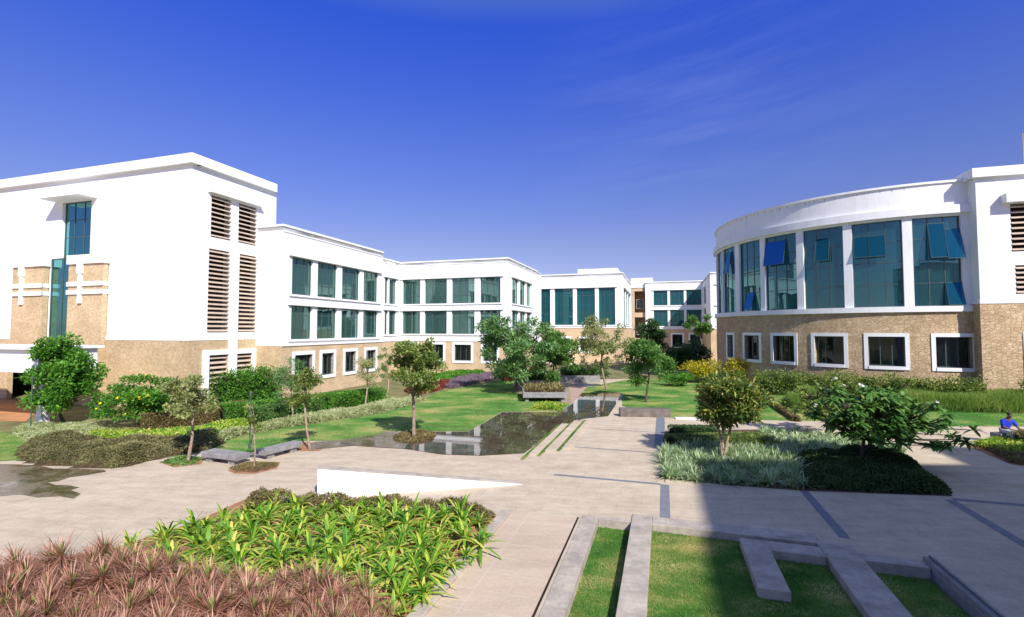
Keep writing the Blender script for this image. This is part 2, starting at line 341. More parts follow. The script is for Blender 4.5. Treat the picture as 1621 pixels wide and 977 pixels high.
def mound(poly, hgt, z0, m, name, parent=None, edge=.3, res=.25, bumps=.4, seed=3, ns=1.6):
    P=np.array(poly); x0,y0=P.min(0); x1,y1=P.max(0); nx=int((x1-x0)/res)+2; ny=int((y1-y0)/res)+2
    X,Y=np.meshgrid(np.linspace(x0,x1,nx),np.linspace(y0,y1,ny)); x=X.ravel();y=Y.ravel(); ins=pip(poly,x,y)
    Q=np.array(poly+[poly[0]]); d=np.full(len(x),9e9)
    for i in range(len(poly)):
        a=Q[i];b=Q[i+1]; ab=b-a; t=np.clip(((x-a[0])*ab[0]+(y-a[1])*ab[1])/(ab@ab+1e-9),0,1)
        d=np.minimum(d,np.hypot(x-a[0]-t*ab[0],y-a[1]-t*ab[1]))
    z=z0+hgt*np.clip(d/edge,0,1)**.5*(1+bumps*smooth_noise(x,y,ns,seed)); z=np.where(ins,z,z0-.02)
    mb=MB(); mb.v=[(a,b,c) for a,b,c in zip(x,y,z)]
    for j in range(ny-1):
        for i in range(nx-1):
            q=(j*nx+i,j*nx+i+1,(j+1)*nx+i+1,(j+1)*nx+i)
            if any(ins[t] for t in q): mb.f.append(q)
    return mb.build(name,m,parent,True)
def hedge(name,label,line,width,h,leaf,dens=900,ln=.09,wd=.05,rough=.12,flower=None,nfl=40,z0=0,cat='hedge',core='barkd',taper=.85):
    """a hedge along a polyline, with leaves over a ragged branch core"""
    pts=[Vector(p) for p in line]; c=sum(pts,Vector((0,0)))/len(pts)
    root=empty(name,(c.x,c.y,z0),label,cat); sets=[]; mb=MB()
    tot=sum((pts[i+1]-pts[i]).length for i in range(len(pts)-1)); ph=random.random()*9
    rings=[]; S=[]; acc=0
    m_=max(8,int(tot/.5))
    def at(t):
        q=t*tot
        for i in range(len(pts)-1):
            l=(pts[i+1]-pts[i]).length
            if q<=l or i==len(pts)-2: return pts[i].lerp(pts[i+1],min(1,q/l)),(pts[i+1]-pts[i]).normalized()
            q-=l
    prev=None
    for i in range(m_+1):
        p,d=at(i/m_); nrm=Vector((-d.y,d.x)); w=width*.5*.8*(1+.15*math.sin(i*1.7+ph)); hz=h*.84*(1+rough*math.sin(i*2.3+ph)); 
        if i in(0,m_): w*=.5; hz*=.8
        ring=[]
        for (a,b) in((-1,0),(-1.05,.5),(-.8*taper,.92),(0,1),(.8*taper,.92),(1.05,.5),(1,0)):
            ring.append((p.x+nrm.x*w*a,p.y+nrm.y*w*a,z0+hz*b))
        k=len(mb.v); mb.v+=ring
        if prev is not None:
            for j in range(6): mb.f.append((prev+j,prev+j+1,k+j+1,k+j))
        else: mb.f.append(tuple(range(k,k+7)))
        prev=k
    mb.f.append(tuple(range(prev+6,prev-1,-1)))
    mb.build('branches',LFCORE[core] if core in LFCORE else M[core],root,True)
    n=int(tot*(width+2*h)*dens); t=rng.random(n); a=rng.uniform(-1,1,n); kk=rng.random(n)
    pos=np.array([tuple(at(q)[0])+tuple(at(q)[1]) for q in np.linspace(0,1,200)]); ii=(t*199).astype(int); fr=t*199-ii; ii2=np.minimum(ii+1,199)
    p=pos[ii]*(1-fr)[:,None]+pos[ii2]*fr[:,None]; nx=-p[:,3]; ny=p[:,2]
    # round the section: angle over the top from side to side
    ang=a*math.pi/2*1.02; sq=.62
    ox=np.sign(np.sin(ang))*np.abs(np.sin(ang))**sq; oz=np.abs(np.cos(ang))**sq
    low=kk<.25; oz=np.where(low,oz*rng.random(n),oz)
    rr=1+rough*(smooth_noise(p[:,0]+ox*2,p[:,1]+oz*3,2.6,5)+rng.normal(0,.5,n)*.6)
    P=np.stack([p[:,0]+nx*ox*width*.5*rr,p[:,1]+ny*ox*width*.5*rr,z0+np.maximum(.02,oz*h*rr-.02)],1)
    D=unit(np.stack([nx*ox,ny*ox,oz*.8+.2],1)*.8+rand_dirs(n)*.8)
    blade_mesh('foliage',[blades(P,D,ln*rng.uniform(.6,1.3,n),wd*rng.uniform(.7,1.2,n),.2)],LF[leaf],root)
    if flower:
        pass
    return root
LFCORE={}
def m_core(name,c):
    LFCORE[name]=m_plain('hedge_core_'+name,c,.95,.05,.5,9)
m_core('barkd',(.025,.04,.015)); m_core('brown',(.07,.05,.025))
def flower_at(q,leaf,root,sz=.095):
    az=np.linspace(0,2*np.pi,7)[:6]; D=unit(np.stack([np.cos(az),np.sin(az)*.7-.25,np.sin(az)*.6+.35],1))
    blade_mesh('flower',[blades(np.tile(np.array(q),(6,1)),D,sz,sz*.75,.1)],LF[leaf],root)
def shrub(name,label,base,box,leaf,n=2500,k=14,cr=.42,ln=.12,wd=.06,depth=.8,flower=None,nfl=25,seed=1,cat='shrub',group=None):
    b=G(*base); Y=b.y; x0,x1,y0,y1=box
    X0=(x0-CX)/F_*Y; X1=(x1-CX)/F_*Y; zt=Zat(x0,y0,Y); zb=max(0,Zat(x0,y1,Y)); cx=(X0+X1)/2
    root=empty(name,(b.x,b.y,0),label,cat,group); rx=(X1-X0)/2; rz=(zt-zb)/2
    cl=crown_clumps(cx,b.y,(zt+zb)/2,rx,rx*depth if depth*rx<3 else 3,rz,k,cr,'ball',seed)
    mb=MB()
    for c in cl[:10]:
        o=Vector((b.x+(c[0]-b.x)*.3,b.y+(c[1]-b.y)*.3,-.02)); e=Vector(c[:3]); mb.tube([o,o.lerp(e,.5),e],[.03,.02,.01],5)
    mb.build('stems',M['bark'],root,True)
    blade_mesh('foliage',[leaf_cloud(cl,n,ln,wd,.5)],LF[leaf],root)
    if flower:
        c=np.array([q[:3] for q in cl]); r=np.array([q[3:] for q in cl]); i=rng.choice(len(c),nfl); d=rand_dirs(nfl); d[:,1]=-abs(d[:,1]); d[:,2]=abs(d[:,2])
        for q in c[i]+d*r[i]*1.05: flower_at(q,flower,root)
    return root
# ------------------------------------------------------------------ facades
class Lin:
    step=None
    def __init__(s,O,D,n): s.O=Vector(O[:2]);s.D=D;s.n=n
    def pt(s,a,d,z): p=s.O+s.D*a+s.n*d; return (p.x,p.y,z)
class Arc:
    step=.35
    def __init__(s,c,r,a0,sg): s.c=Vector(c);s.r=r;s.a0=a0;s.sg=sg
    def pt(s,a,d,z):
        t=s.a0+s.sg*a/s.r; return (s.c.x+math.cos(t)*(s.r+d),s.c.y+math.sin(t)*(s.r+d),z)
def cuts(fm,s0,s1):
    n=1 if fm.step is None else max(1,math.ceil((s1-s0)/fm.step)); return [s0+(s1-s0)*i/n for i in range(n+1)]
def fbox(mb,fm,s0,s1,z0,z1,d0,d1):
    c=cuts(fm,s0,s1); k=len(mb.v)
    for s in c: mb.v+=[fm.pt(s,d0,z0),fm.pt(s,d1,z0),fm.pt(s,d1,z1),fm.pt(s,d0,z1)]
    for i in range(len(c)-1):
        a=k+4*i
        for j in range(4): mb.f.append((a+j,a+(j+1)%4,a+4+(j+1)%4,a+4+j))
    mb.f.append((k,k+1,k+2,k+3)); e=k+4*(len(c)-1); mb.f.append((e+3,e+2,e+1,e))
def fquad(mb,fm,s0,s1,z0,z1,d):
    c=cuts(fm,s0,s1)
    for a,b in zip(c[:-1],c[1:]): mb.poly([fm.pt(a,d,z0),fm.pt(b,d,z0),fm.pt(b,d,z1),fm.pt(a,d,z1)])
def fwall(mb,fm,s0,s1,z0,z1,ops=(),d=0.0,rev=.3):
    ss=sorted(set([s0,s1]+[x for o in ops for x in o[:2] if s0<x<s1])); zz=sorted(set([z0,z1]+[x for o in ops for x in o[2:4] if z0<x<z1]))
    for a,b in zip(ss[:-1],ss[1:]):
        for c,e in zip(zz[:-1],zz[1:]):
            m=(a+b)/2; q=(c+e)/2
            if any(o[0]<m<o[1] and o[2]<q<o[3] for o in ops): continue
            fquad(mb,fm,a,b,c,e,d)
    for o in ops:
        a,b,c,e=o[:4]; di=d-rev
        mb.poly([fm.pt(a,d,c),fm.pt(a,di,c),fm.pt(a,di,e),fm.pt(a,d,e)]); mb.poly([fm.pt(b,d,c),fm.pt(b,di,c),fm.pt(b,di,e),fm.pt(b,d,e)])
        for z in (c,e):
            cc=cuts(fm,a,b)
            for p,q in zip(cc[:-1],cc[1:]): mb.poly([fm.pt(p,d,z),fm.pt(q,d,z),fm.pt(q,di,z),fm.pt(p,di,z)])
def window(root,fm,s0,s1,z0,z1,nv=3,nh=(.3,),glass='glass',frame='frame',d=-.2,cur=.6,bt=.065,curmat='curtain',name='window'):
    if glass=='glass': glass=random.choice(('glass','glass','glasse')); cur=random.choice((cur,cur*.6,cur*.35,cur))
    mb=MB()
    fbox(mb,fm,s0,s0+bt,z0,z1,d-.03,d+.03); fbox(mb,fm,s1-bt,s1,z0,z1,d-.03,d+.03)
    fbox(mb,fm,s0+bt,s1-bt,z0,z0+bt,d-.03,d+.03); fbox(mb,fm,s0+bt,s1-bt,z1-bt,z1,d-.03,d+.03)
    for i in range(1,nv): q=s0+(s1-s0)*i/nv; fbox(mb,fm,q-bt*.4,q+bt*.4,z0+bt,z1-bt,d-.025,d+.025)
    for t in nh: q=z0+(z1-z0)*t; fbox(mb,fm,s0+bt,s1-bt,q-bt*.4,q+bt*.4,d-.02,d+.02)
    w=mb.build(name,M[frame],root); p=MB(); fquad(p,fm,s0+.01,s1-.01,z0+.01,z1-.01,d-.005); p.build('pane',M[glass],w)
    if cur>0:
        c=MB(); g=random.Random(int((s0*71+z0*13)*10)); x=s0; segs=[]
        # two or three gathered drops of cloth
        nd=g.choice((2,2,3)); tot=s1-s0; rem=tot*cur/nd; pos=[0,tot-rem] if nd==2 else [0,(tot-rem)*g.uniform(.35,.6),tot-rem]
        for q in pos:
            c=MB(); m=max(6,int(rem/.07)); pr=None; ph=g.random()*6; zt=z1-.02; zb_=z0+(.02 if g.random()<.7 else (z1-z0)*.15)
            for i in range(m+1):
                s=s0+q+rem*i/m; dd=d-.32+.05*math.sin(i*1.9+ph)
                a,b=fm.pt(s,dd,zb_),fm.pt(s,dd,zt)
                if pr: c.poly([pr[0],a,b,pr[1]])
                pr=(a,b)
            c.build('curtain',M[curmat],w)
    return w
def surround(root,fm,s0,s1,z0,z1,t=.24,d1=.07,m='white',parent=None):
    mb=MB(); fbox(mb,fm,s0-t,s0,z0-t,z1+t,-.28,d1); fbox(mb,fm,s1,s1+t,z0-t,z1+t,-.28,d1)
    fbox(mb,fm,s0,s1,z1,z1+t,-.28,d1); fbox(mb,fm,s0,s1,z0-t,z0,-.28,d1+.03); return mb.build('window_surround',M[m],parent or root)
def louvres(root,fm,s0,s1,z0,z1,n):
    w=MB()
    fbox(w,fm,s0-.002,s1+.002,z0,z1,-.55,-.5); o=w.build('louvre_panel',M['black'],root)
    b=MB(); st=(z1-z0)/n
    for i in range(n):
        z=z0+st*(i+.5); a=[fm.pt(s0+.01,-.22,z+.05),fm.pt(s1-.01,-.22,z+.05),fm.pt(s1-.01,.05,z-.06),fm.pt(s0+.01,.05,z-.06)]
        b.hexa([Vector(p)-Vector((0,0,.03)) for p in a]+[Vector(p)+Vector((0,0,.03)) for p in a])
    b.build('louvre_blades',M['louvre'],o)
def rooms(root,fm,s0,s1,zs,top,dep=2.6):
    mb=MB(); fquad(mb,fm,s0,s1,0,top,-dep)
    for z in zs: fbox(mb,fm,s0,s1,z-.12,z+.12,-dep,-.62)
    return mb.build('interior',M['interior'],root)
def roofpoly(root,pts,z,m='roof'):
    mb=MB(); mb.prism([tuple(p) for p in pts],z-.2,z); return mb.build('roof',M[m],root)
def plain(mb,pts,z0,z1):
    for a,b in zip(pts[:-1],pts[1:]): mb.poly([(a[0],a[1],z0),(b[0],b[1],z0),(b[0],b[1],z1),(a[0],a[1],z1)])
nA,nB=-A,B
# ================================================================== SETTING
g_=MB(); g_.poly([(-700,-300,-.34),(700,-300,-.34),(700,900,-.34),(-700,900,-.34)]); tag(g_.build('ground',M['ground']),kind='structure')
# plaza with a notch for the sunken lawns (v,u frame)
bed_kerb_v=-3.62
pl=[W(*q) for q in [(-60,-12),(-1.55,-12),(-1.55,11.85),(-.77,11.85),(-.77,-12),(-.32,-12),(-.32,11.85),(3.02,11.85),(3.02,-12),(3.66,-12),(3.66,11.28),(4.75,11.28),(4.75,-12),(40,-12),(40,130),(-60,130)]]
sheet('plaza',pl,0,M['pave'])
mbk=MB()
for (a,b,c,d,z0,z1) in [(-1.55,-.77,-12,11.85,-.19,-.19),(-.32,3.02,-12,11.85,-.14,-.14),(3.66,4.75,-12,11.28,-.2,-.2)]:
    mm=MB(); mm.poly([tuple(W(a,c))+(z0,),tuple(W(b,c))+(z0,),tuple(W(b,d))+(z0,),tuple(W(a,d))+(z0,)]); tag(mm.build('sunken_lawn',M['lawns']),kind='structure')
def vub(mb,v0,v1,u0,u1,z0,z1): mb.box(v0,v1,u0,u1,z0,z1,lambda a,b:W(a,b))
def grass_patch(poly,z,dens,h,label,leaf='grass'):
    x,y=scatter(poly,dens); n=len(x); D=unit(rand_dirs(n)*.55+np.array([0,0,1.]))
    o=blade_mesh('grass',[blades(np.stack([x,y,np.full(n,z)],1),D,h*rng.uniform(.5,1.3,n),h*.16,.3,2,[1,.8,0])],LF[leaf]); tag(o,label,'grass',kind='stuff')
grass_patch([W(-1.54,5),W(-.78,5),W(-.78,11.84),W(-1.54,11.84)],-.192,4200,.05,'short mown grass in the narrow sunken strip beside the walkway')
grass_patch([W(-.31,5),W(3.01,5),W(3.01,11.84),W(-.31,11.84)],-.142,3400,.05,'short mown grass around the L-shaped stone seat in the foreground')
grass_patch([W(3.67,6),W(4.74,6),W(4.74,11.27),W(3.67,11.27)],-.202,3000,.05,'short shaded grass in the small recess before the grey ramp wall')
# low walls around the sunken lawns
def wallthing(name,label,boxes,cat='wall',m='cope',bev=.012):
    mb=MB()
    for b in boxes: vub(mb,*b)
    o=mb.build(name,M[m],bevel=bev); tag(o,label,cat); return o
wallthing('retaining_wall','broad pale stone wall between the two sunken grass strips, lit by the sun',[(-.775,-.315,-12,12.36,-.33,.03)])
wallthing('retaining_wall','stone coping along the far edge of the foreground lawn, half in shade',[(-.311,3.10,11.846,12.34,-.33,.024)])
wallthing('retaining_wall','long shaded stone wall running from the plaza between the two right-hand lawns',[(3.015,3.665,-12,11.9,-.33,.03)])
wallthing('retaining_wall','low stone edging between the drain slot and the narrow grass strip',[(-1.93,-1.545,-12,11.95,-.33,.014)],bev=.006)
sb=MB(); zt=.03
P2=[W(*q) for q in [(1.5,9.5),(2.02,9.5),(2.02,11.15),(3.01,11.15),(3.01,11.62),(1.5,11.62)]]
sb.prism([tuple(p) for p in P2],-.28,.04)
tag(sb.build('stone_bench',M['cope'],bevel=.015),'L-shaped grey stone seat standing on the shaded foreground lawn','stone seat')
wallthing('retaining_wall','short shaded stone edge at the head of the recess beside the ramp wall',[(3.67,4.755,11.281,11.6,-.33,.012)])
wallthing('retaining_wall','short stone edge closing the far end of the narrow grass strip',[(-1.54,-.78,11.852,12.0,-.33,.008)],bev=.004)
# ramp side wall, bottom right
root=empty('ramp_wall',tuple(W(4.85,9))+(0,),'pale ramp wall with a thin dark rail at the bottom right of the photo','wall')
mb=MB(); mb.hexa([tuple(W(4.76,-4))+(-.33,),tuple(W(4.95,-4))+(-.33,),tuple(W(4.95,11.6))+(-.33,),tuple(W(4.76,11.6))+(-.33,),
  tuple(W(4.76,-4))+(.22,),tuple(W(4.95,-4))+(.22,),tuple(W(4.95,11.6))+(.10,),tuple(W(4.76,11.6))+(.10,)]); mb.build('wall_panel',M['slab'],root,bevel=.01)
mb=MB(); mb.tube([tuple(W(4.85,-4))+(.25,),tuple(W(4.85,11.55))+(.13,)],.018,6); mb.build('rail',M['frame'],root)
mb=MB(); vub(mb,6.05,6.09,9.6,10.9,0,.02); tag(mb.build('drain_slot',M['black']),'short thin dark slot in the shaded paving at the lower right','drain')
mb=MB(); vub(mb,-2.03,-1.99,-12,11.8,-.01,.006); tag(mb.build('drain_slot',M['black']),'long dark drainage slot running down the sunny walkway','drain')
# walkway slabs, kerb
w_=[W(-3.62,-12),W(-2.035,-12),W(-2.035,11.8),W(-3.62,11.8)]; sheet('walkway',w_,.004,M['walk'])
mb=MB(); vub(mb,-3.86,-3.62,-12,11.55,-.02,.07); tag(mb.build('kerb',M['cope'],bevel=.012),kind='structure')
# granite bands set in the paving
for i,(v0,v1,u0,u1) in enumerate([(-.14,.10,12.36,15.0),(3.58,3.8,12.36,15.7),(7.05,7.28,10,15.9),(-3.3,-.14,14.93,15.08),(-3.3,-.45,18.7,18.78),(-.4,.0,19.5,27),(7.28,12,15.9,16.1),(-3.2,-.4,22.4,22.46)]):
    mb=MB(); mb.poly([tuple(W(v0,u0))+(.005,),tuple(W(v1,u0))+(.005,),tuple(W(v1,u1))+(.005,),tuple(W(v0,u1))+(.005,)]); tag(mb.build('paving_band',M['band']),kind='structure')
# wedge wall
a=G(502,790); b=G(828,767); dd=(b-a).normalized(); nn=Vector((-dd.y,dd.x)); ht=Zat(502,742,a.y)
mb=MB(); t_=.22
mb.v=[tuple(a)+(-.02,),tuple(b)+(-.02,),tuple(b+nn*t_)+(-.02,),tuple(a+nn*t_)+(-.02,),tuple(a)+(ht,),tuple(b)+(.012,),tuple(b+nn*t_)+(.012,),tuple(a+nn*t_)+(ht,)]
mb.f=[(0,3,2,1),(4,5,6,7),(0,1,5,4),(1,2,6,5),(2,3,7,6),(3,0,4,7)]
wr=empty('ramp_parapet',tuple(a)+(0,),'long white wedge-shaped parapet wall tapering down to the paving','wall'); mb.build('wall_panel',M['white'],wr)
mb=MB(); c0=ht+.003
mb.hexa([tuple(a-nn*.012)+(c0,),tuple(b-nn*.012)+(.016,),tuple(b+nn*(t_+.02))+(.016,),tuple(a+nn*(t_+.02))+(c0,),tuple(a-nn*.012)+(c0+.03,),tuple(b-nn*.012)+(.03,),tuple(b+nn*(t_+.02))+(.03,),tuple(a+nn*(t_+.02))+(c0+.03,)]); mb.build('coping',M['cope'],wr)
# lawns
LAWN=GP([(325,716),(345,700),(385,690),(450,678),(520,668),(600,655),(640,645),(665,635),(690,622),(745,611),(800,602),(838,600),(900,602),(905,640),(880,652),(795,652),(765,670),(741,683),(611,683),(570,700),(525,698),(480,698),(440,703),(415,713),(380,719)])
RLAWN=GP([(985,643),(985,625),(915,626),(930,613),(1000,600),(1090,600),(1300,600),(1700,600),(1800,676),(1480,675),(1300,667),(1190,665),(1062,661)])
LLAWN=GP([(-80,690),(0,684),(30,690),(55,715),(40,728),(-80,735)])
GARD=GP([(-300,640),(110,600),(330,595),(640,583),(845,580),(1120,570),(1060,600),(905,600),(745,611),(690,622),(640,645),(450,678),(325,716),(160,740),(40,728),(50,690),(-300,676)])
sheet('garden_soil',GARD,.004,M['garden']); sheet('lawn',LAWN,.012,M['lawn']); sheet('lawn',RLAWN,.012,M['lawn']); sheet('lawn',LLAWN,.012,M['lawn'])
grass_patch(LAWN,.008,420,.06,'closely mown sunlit grass of the big lawn left of the pool'); grass_patch(RLAWN,.008,300,.06,'mown sunlit grass of the lawn in front of the curved building')
grass_patch(LLAWN,.008,600,.06,'small patch of mown grass at the left edge of the photo')
sheet('clay_road',GP([(-400,655),(-400,632),(40,632),(60,650),(40,668)]),.016,M['clay'])
sheet('path',GP([(835,605),(915,603),(930,613),(905,640),(815,622)]),.016,M['pink'])
# pools
sheet('reflecting_pool',GP([(500,707),(525,698.5),(570,701),(611,684),(741,684),(765,671),(795,653),(880,653),(905,641),(921,622.5),(983,622.5),(975,641),(963,659),(925,663),(886,676),(830,718),(760,722),(700,720),(640,711),(560,702)]),.018,M['water'])
sheet('puddle',GP([(-60,733),(20,735),(60,737),(85,742),(120,742),(165,744),(168,747),(140,752),(110,756),(92,762),(75,764),(88,768),(108,768),(126,772),(112,776),(128,782),(116,790),(95,786),(60,788),(30,783),(0,786),(-60,792)]),.006,M['wet'])
# grass joints and low treads by the pool
for i,(p,q,w) in enumerate([((885,673),(826,729),.13),((905,670),(852,723),.13),((926,666),(883,715),.13)]):
    a=G(*p); b=G(*q); grass_patch([a-B*w/2,a+B*w/2,b+B*w/2,b-B*w/2],.02,5000,.05,('first','second','third')[i]+' thin line of grass between the stone treads beside the pool, counted from the water','grass')
mb=MB()
for k,(v0,v1,z1) in enumerate([(-4.68,-4.36,.05),(-4.22,-3.84,.08),(-3.70,-3.45,.06)]): vub(mb,v0,v1,17.0+k*.6,23.0+k*.8,-.02,z1)
tag(mb.build('pool_steps',M['pave'],bevel=.01),'pale stone treads divided by thin lines of grass beside the pool','steps')
s0=G(982,660); s1=G(1062,661)
mb=MB(); v=Vector((s1.x-s0.x,s1.y-s0.y)).normalized(); nrm=Vector((-v.y,v.x))
q=[s0,s1,s1+nrm*.5,s0+nrm*.5]; mb.hexa([tuple(p)+(-.02,) for p in q]+[tuple(p)+(.42,) for p in q])
tag(mb.build('stone_wall',M['slabb'],bevel=.01),'low brown-grey stone wall at the head of the walkway by the right-hand lawn','wall')
mb=MB(); p0=G(1070,664); p1=G(1112,665); mb.prism([tuple(p0),tuple(p1),(p1.x,p1.y+.25),(p0.x,p0.y+.25)],-.02,.08); tag(mb.build('kerb_block',M['white'],bevel=.01),'short white kerb block at the lawn edge right of the grey slab','kerb')
# ================================================================== BUILDINGS
# ---- left tower
K=Vector((-18.2,27.3)); T=14.5; SL=4.0
root=empty('tower_block',(K.x,K.y,0),'tall white block at the left with louvred shafts, teal slit window and tan piers','building')
ff=Lin(K,-B,nA); fr=Lin(K,A,nB); LEN=30
z126,z91,z43=12.6,9.1,2.2
s138,s92,s104,s85,s170,s28=8.16,10.8,9.5,11.2,6.4,14.7
opw=[(s138,s92,9.0,12.55)]; opl=[(s104,s92+.85,z43,9.0)]
fw=MB(); fwall(fw,ff,0,LEN,SL,T-.55,[(s138,s92,9.0,12.55),(s104,s92+.85,SL,9.0)]); 
lo=[(1.27,2.62,10.0,12.5),(3.22,4.6,10.0,12.5),(1.2,2.62,4.35,9.3),(3.22,4.7,4.35,9.3)]
fwall(fw,fr,0,6.3,SL,T-.55,lo,0,.5); fbox(fw,ff,-.06,s170,SL-.12,SL+.1,0.003,.07); fbox(fw,fr,-.0,6.3,SL-.12,SL+.1,0.003,.07)
fbox(fw,ff,s28,LEN,SL-.12,SL+.1,0.003,.07)
fbox(fw,ff,s138+1.6,s92+.85,8.98,9.3,-.19,.0) if False else None
back=[K-B*LEN,K-B*LEN+A*6.3,K+A*6.3]; plain(fw,[tuple(p) for p in back],0,T)
fw.build('wall',M['white'],root)
sw=MB(); fwall(sw,ff,-.05,LEN,-.3,SL,[(s104,s92+.85,2.2,SL),(12.9,15.4,-.3,3.0)],.05); gw=[(1.3,2.6,.95,3.0),(3.2,4.4,.95,3.0)]; fwall(sw,fr,-.05,6.3,-.3,SL,gw,.05,.4); sw.build('stone_base',M['stone'],root)
co=MB(); fbox(co,ff,-.24,LEN,T-.551,T,-.4,.24); fbox(co,fr,.25,6.1,T-.551,T,-.4,.242); co.build('cornice',M['white'],root)
roofpoly(root,[K,K-B*LEN,K-B*LEN+A*6.3,K+A*6.3],T-.02)
rooms(root,ff,1,LEN-1,(4,8),T-.6); rooms(root,fr,1,6.2,(4,8),T-.6)
for o in lo: louvres(root,fr,o[0],o[1],o[2],o[3],9 if o[2]>9 else 19)
gs=MB(); fbox(gs,fr,.9,1.3,.5,3.3,-.1,.14); fbox(gs,fr,4.4,4.8,.5,3.3,-.1,.14); fbox(gs,fr,1.3,4.4,3.0,3.3,-.1,.14); gs.build('window_surround',M['white'],root)
for o in gw: louvres(root,fr,o[0],o[1],o[2],o[3],7)
pm=MB(); fbox(pm,fr,2.64,3.18,.4,9.6,.06,.2); pm.build('pilaster',M['white'],root)
cn=MB(); fbox(cn,ff,s138-.5,s92+.6,12.6,12.75,0.0,1.0); fbox(cn,fr,1.0,4.9,12.6,12.7,0,.3); cn.build('window_canopy',M['white'],root)
window(root,ff,s138,s92,9.0,12.55,3,(.37,.68),'glassx',cur=.45); window(root,ff,s104,s92+.85,2.2,8.98,2,(.2,.4,.6,.8),'glassx',cur=0,d=-.05)
for (a,b,lab) in ((s170,9.42,'right'),(s92+.92,s28,'left')):
    m_=MB(); fbox(m_,ff,a,b,-.3 if lab=='right' else 3.2,8.5,.06,.34); pier=m_.build('stone_pier',M['stone'],root)
    m_=MB(); fbox(m_,ff,a-.1,b+(.04 if lab=='right' else .1),8.5,9.05,.01,.45); m_.build('pier_cap',M['white'],pier)
    bars=MB(); c=b-1.15 if lab=='right' else b-1.0
    fbox(bars,ff,c-.2,c+.2,7.9,8.5,.345,.5); fbox(bars,ff,c-.13,c+.13,6.1,7.9,.345,.46)
    for z in (7.15,6.65): fbox(bars,ff,a-.03,b+.03,z,z+.26,.342,.43)
    fbox(bars,ff,a-.03,a-.001,6.65,6.91,.02,.43); fbox(bars,ff,a-.03,a-.001,7.15,7.41,.02,.43)
    bars.build('cross_bars',M['white'],pier)
# entrance canopy
e0=G(62,672); ec=Lin(e0,-B,nA)
er=empty('entrance_canopy',(e0.x,e0.y,0),'white entrance canopy with a single slim column at the left edge','canopy')
zc0=Zat(60,590,e0.y); zc1=Zat(60,553,e0.y)
m_=MB(); fbox(m_,ec,-.3,12,zc0,zc1,-2.2,.3); fbox(m_,ec,-.5,12,zc1,zc1+.12,-2.4,.5); m_.build('canopy_slab',M['white'],er)
m_=MB(); fbox(m_,ec,-.1,.25,-.02,zc0,-.35,0); m_.build('column',M['white'],er)
m_=MB(); fbox(m_,ec,10,10.35,-.02,zc0,-.35,0); m_.build('column',M['white'],er)
# ---- two-storey ribbon building
def ribbon(root,fm,length,bays,zb,z1,z2,top,gops,parapet_s0=0,stone='stonel',glass='glass',white='white',corn=.0,gsty=True,rows=None,cur=.62,nv=3):
    rows=rows or [(z1[0],z1[1]),(z2[0],z2[1])]
    ops=[(a,b,r0,r1) for (a,b) in bays for (r0,r1) in rows]
    w=MB(); fwall(w,fm,0,length,zb,top-.001,ops)
    for (r0,r1) in rows:
        if bays: fbox(w,fm,max(0.01,bays[0][0]-.35),min(length-.01,bays[-1][1]+.35),r1+.02,r1+.16,.003,.16); fbox(w,fm,max(0.01,bays[0][0]-.25),min(length-.01,bays[-1][1]+.25),r0-.14,r0-.02,.003,.10)
    fbox(w,fm,0,length,zb-.02,zb+.14,.004,.09)
    w.build('wall',M[white],root)
    s=MB(); fwall(s,fm,-.03,length+.03,-.3,zb-.02,[(a,b,c,d) for a,b,c,d in gops],.03); s.build('stone_base',M[stone],root)
    c=MB(); fbox(c,fm,-.05,length+.05,top,top+.14,-.5,.06); fbox(c,fm,0,length,top-.34,top-.28,.003,.04); c.build('cornice',M[white],root)
    for (a,b) in bays:
        for i,(r0,r1) in enumerate(rows): window(root,fm,a,b,r0,r1,nv,(.32,.80) if i==len(rows)-1 else (.72,),glass,cur=cur)
    for (a,b,c_,d) in gops:
        wd_=window(root,fm,a,b,c_,d,3,(),'glassd',cur=.3); surround(root,fm,a,b,c_,d,parent=wd_,m=white)
C2=Vector((-14.8,31.2)); bt=11.2
root=empty('office_block',(C2.x,C2.y,0),'white two-band office block with four window bays, joined to the tall left tower','building')
f2=Lin(C2,A,nB)
ribbon(root,f2,11.7,[(.85,2.85),(3.35,5.55),(6.1,8.4),(8.9,11.05)],3.45,(3.85,6.1),(6.85,9.35),bt,[(1.2,2.9,1.25,2.8),(3.9,5.2,1.25,2.8),(6.55,7.9,1.25,2.8),(9.3,10.7,1.25,2.8)])
f2e=Lin(C2,-B,nA); m_=MB(); fwall(m_,f2e,0,4,3.45,bt); fbox(m_,f2e,-.045,4,bt,bt+.138,-.4,.058); plain(m_,[tuple(C2-B*8),tuple(C2-B*8+A*11.7),tuple(C2+A*11.7)],0,bt); m_.build('end_wall',M['white'],root)
m_=MB(); fwall(m_,f2e,-.03,4,-.3,3.44,(),.03); m_.build('end_stone_base',M['stone'],root)
roofpoly(root,[C2,C2-B*8,C2-B*8+A*11.7,C2+A*11.7],bt-.05); rooms(root,f2,.1,11.6,(3.5,6.5),bt-.3)
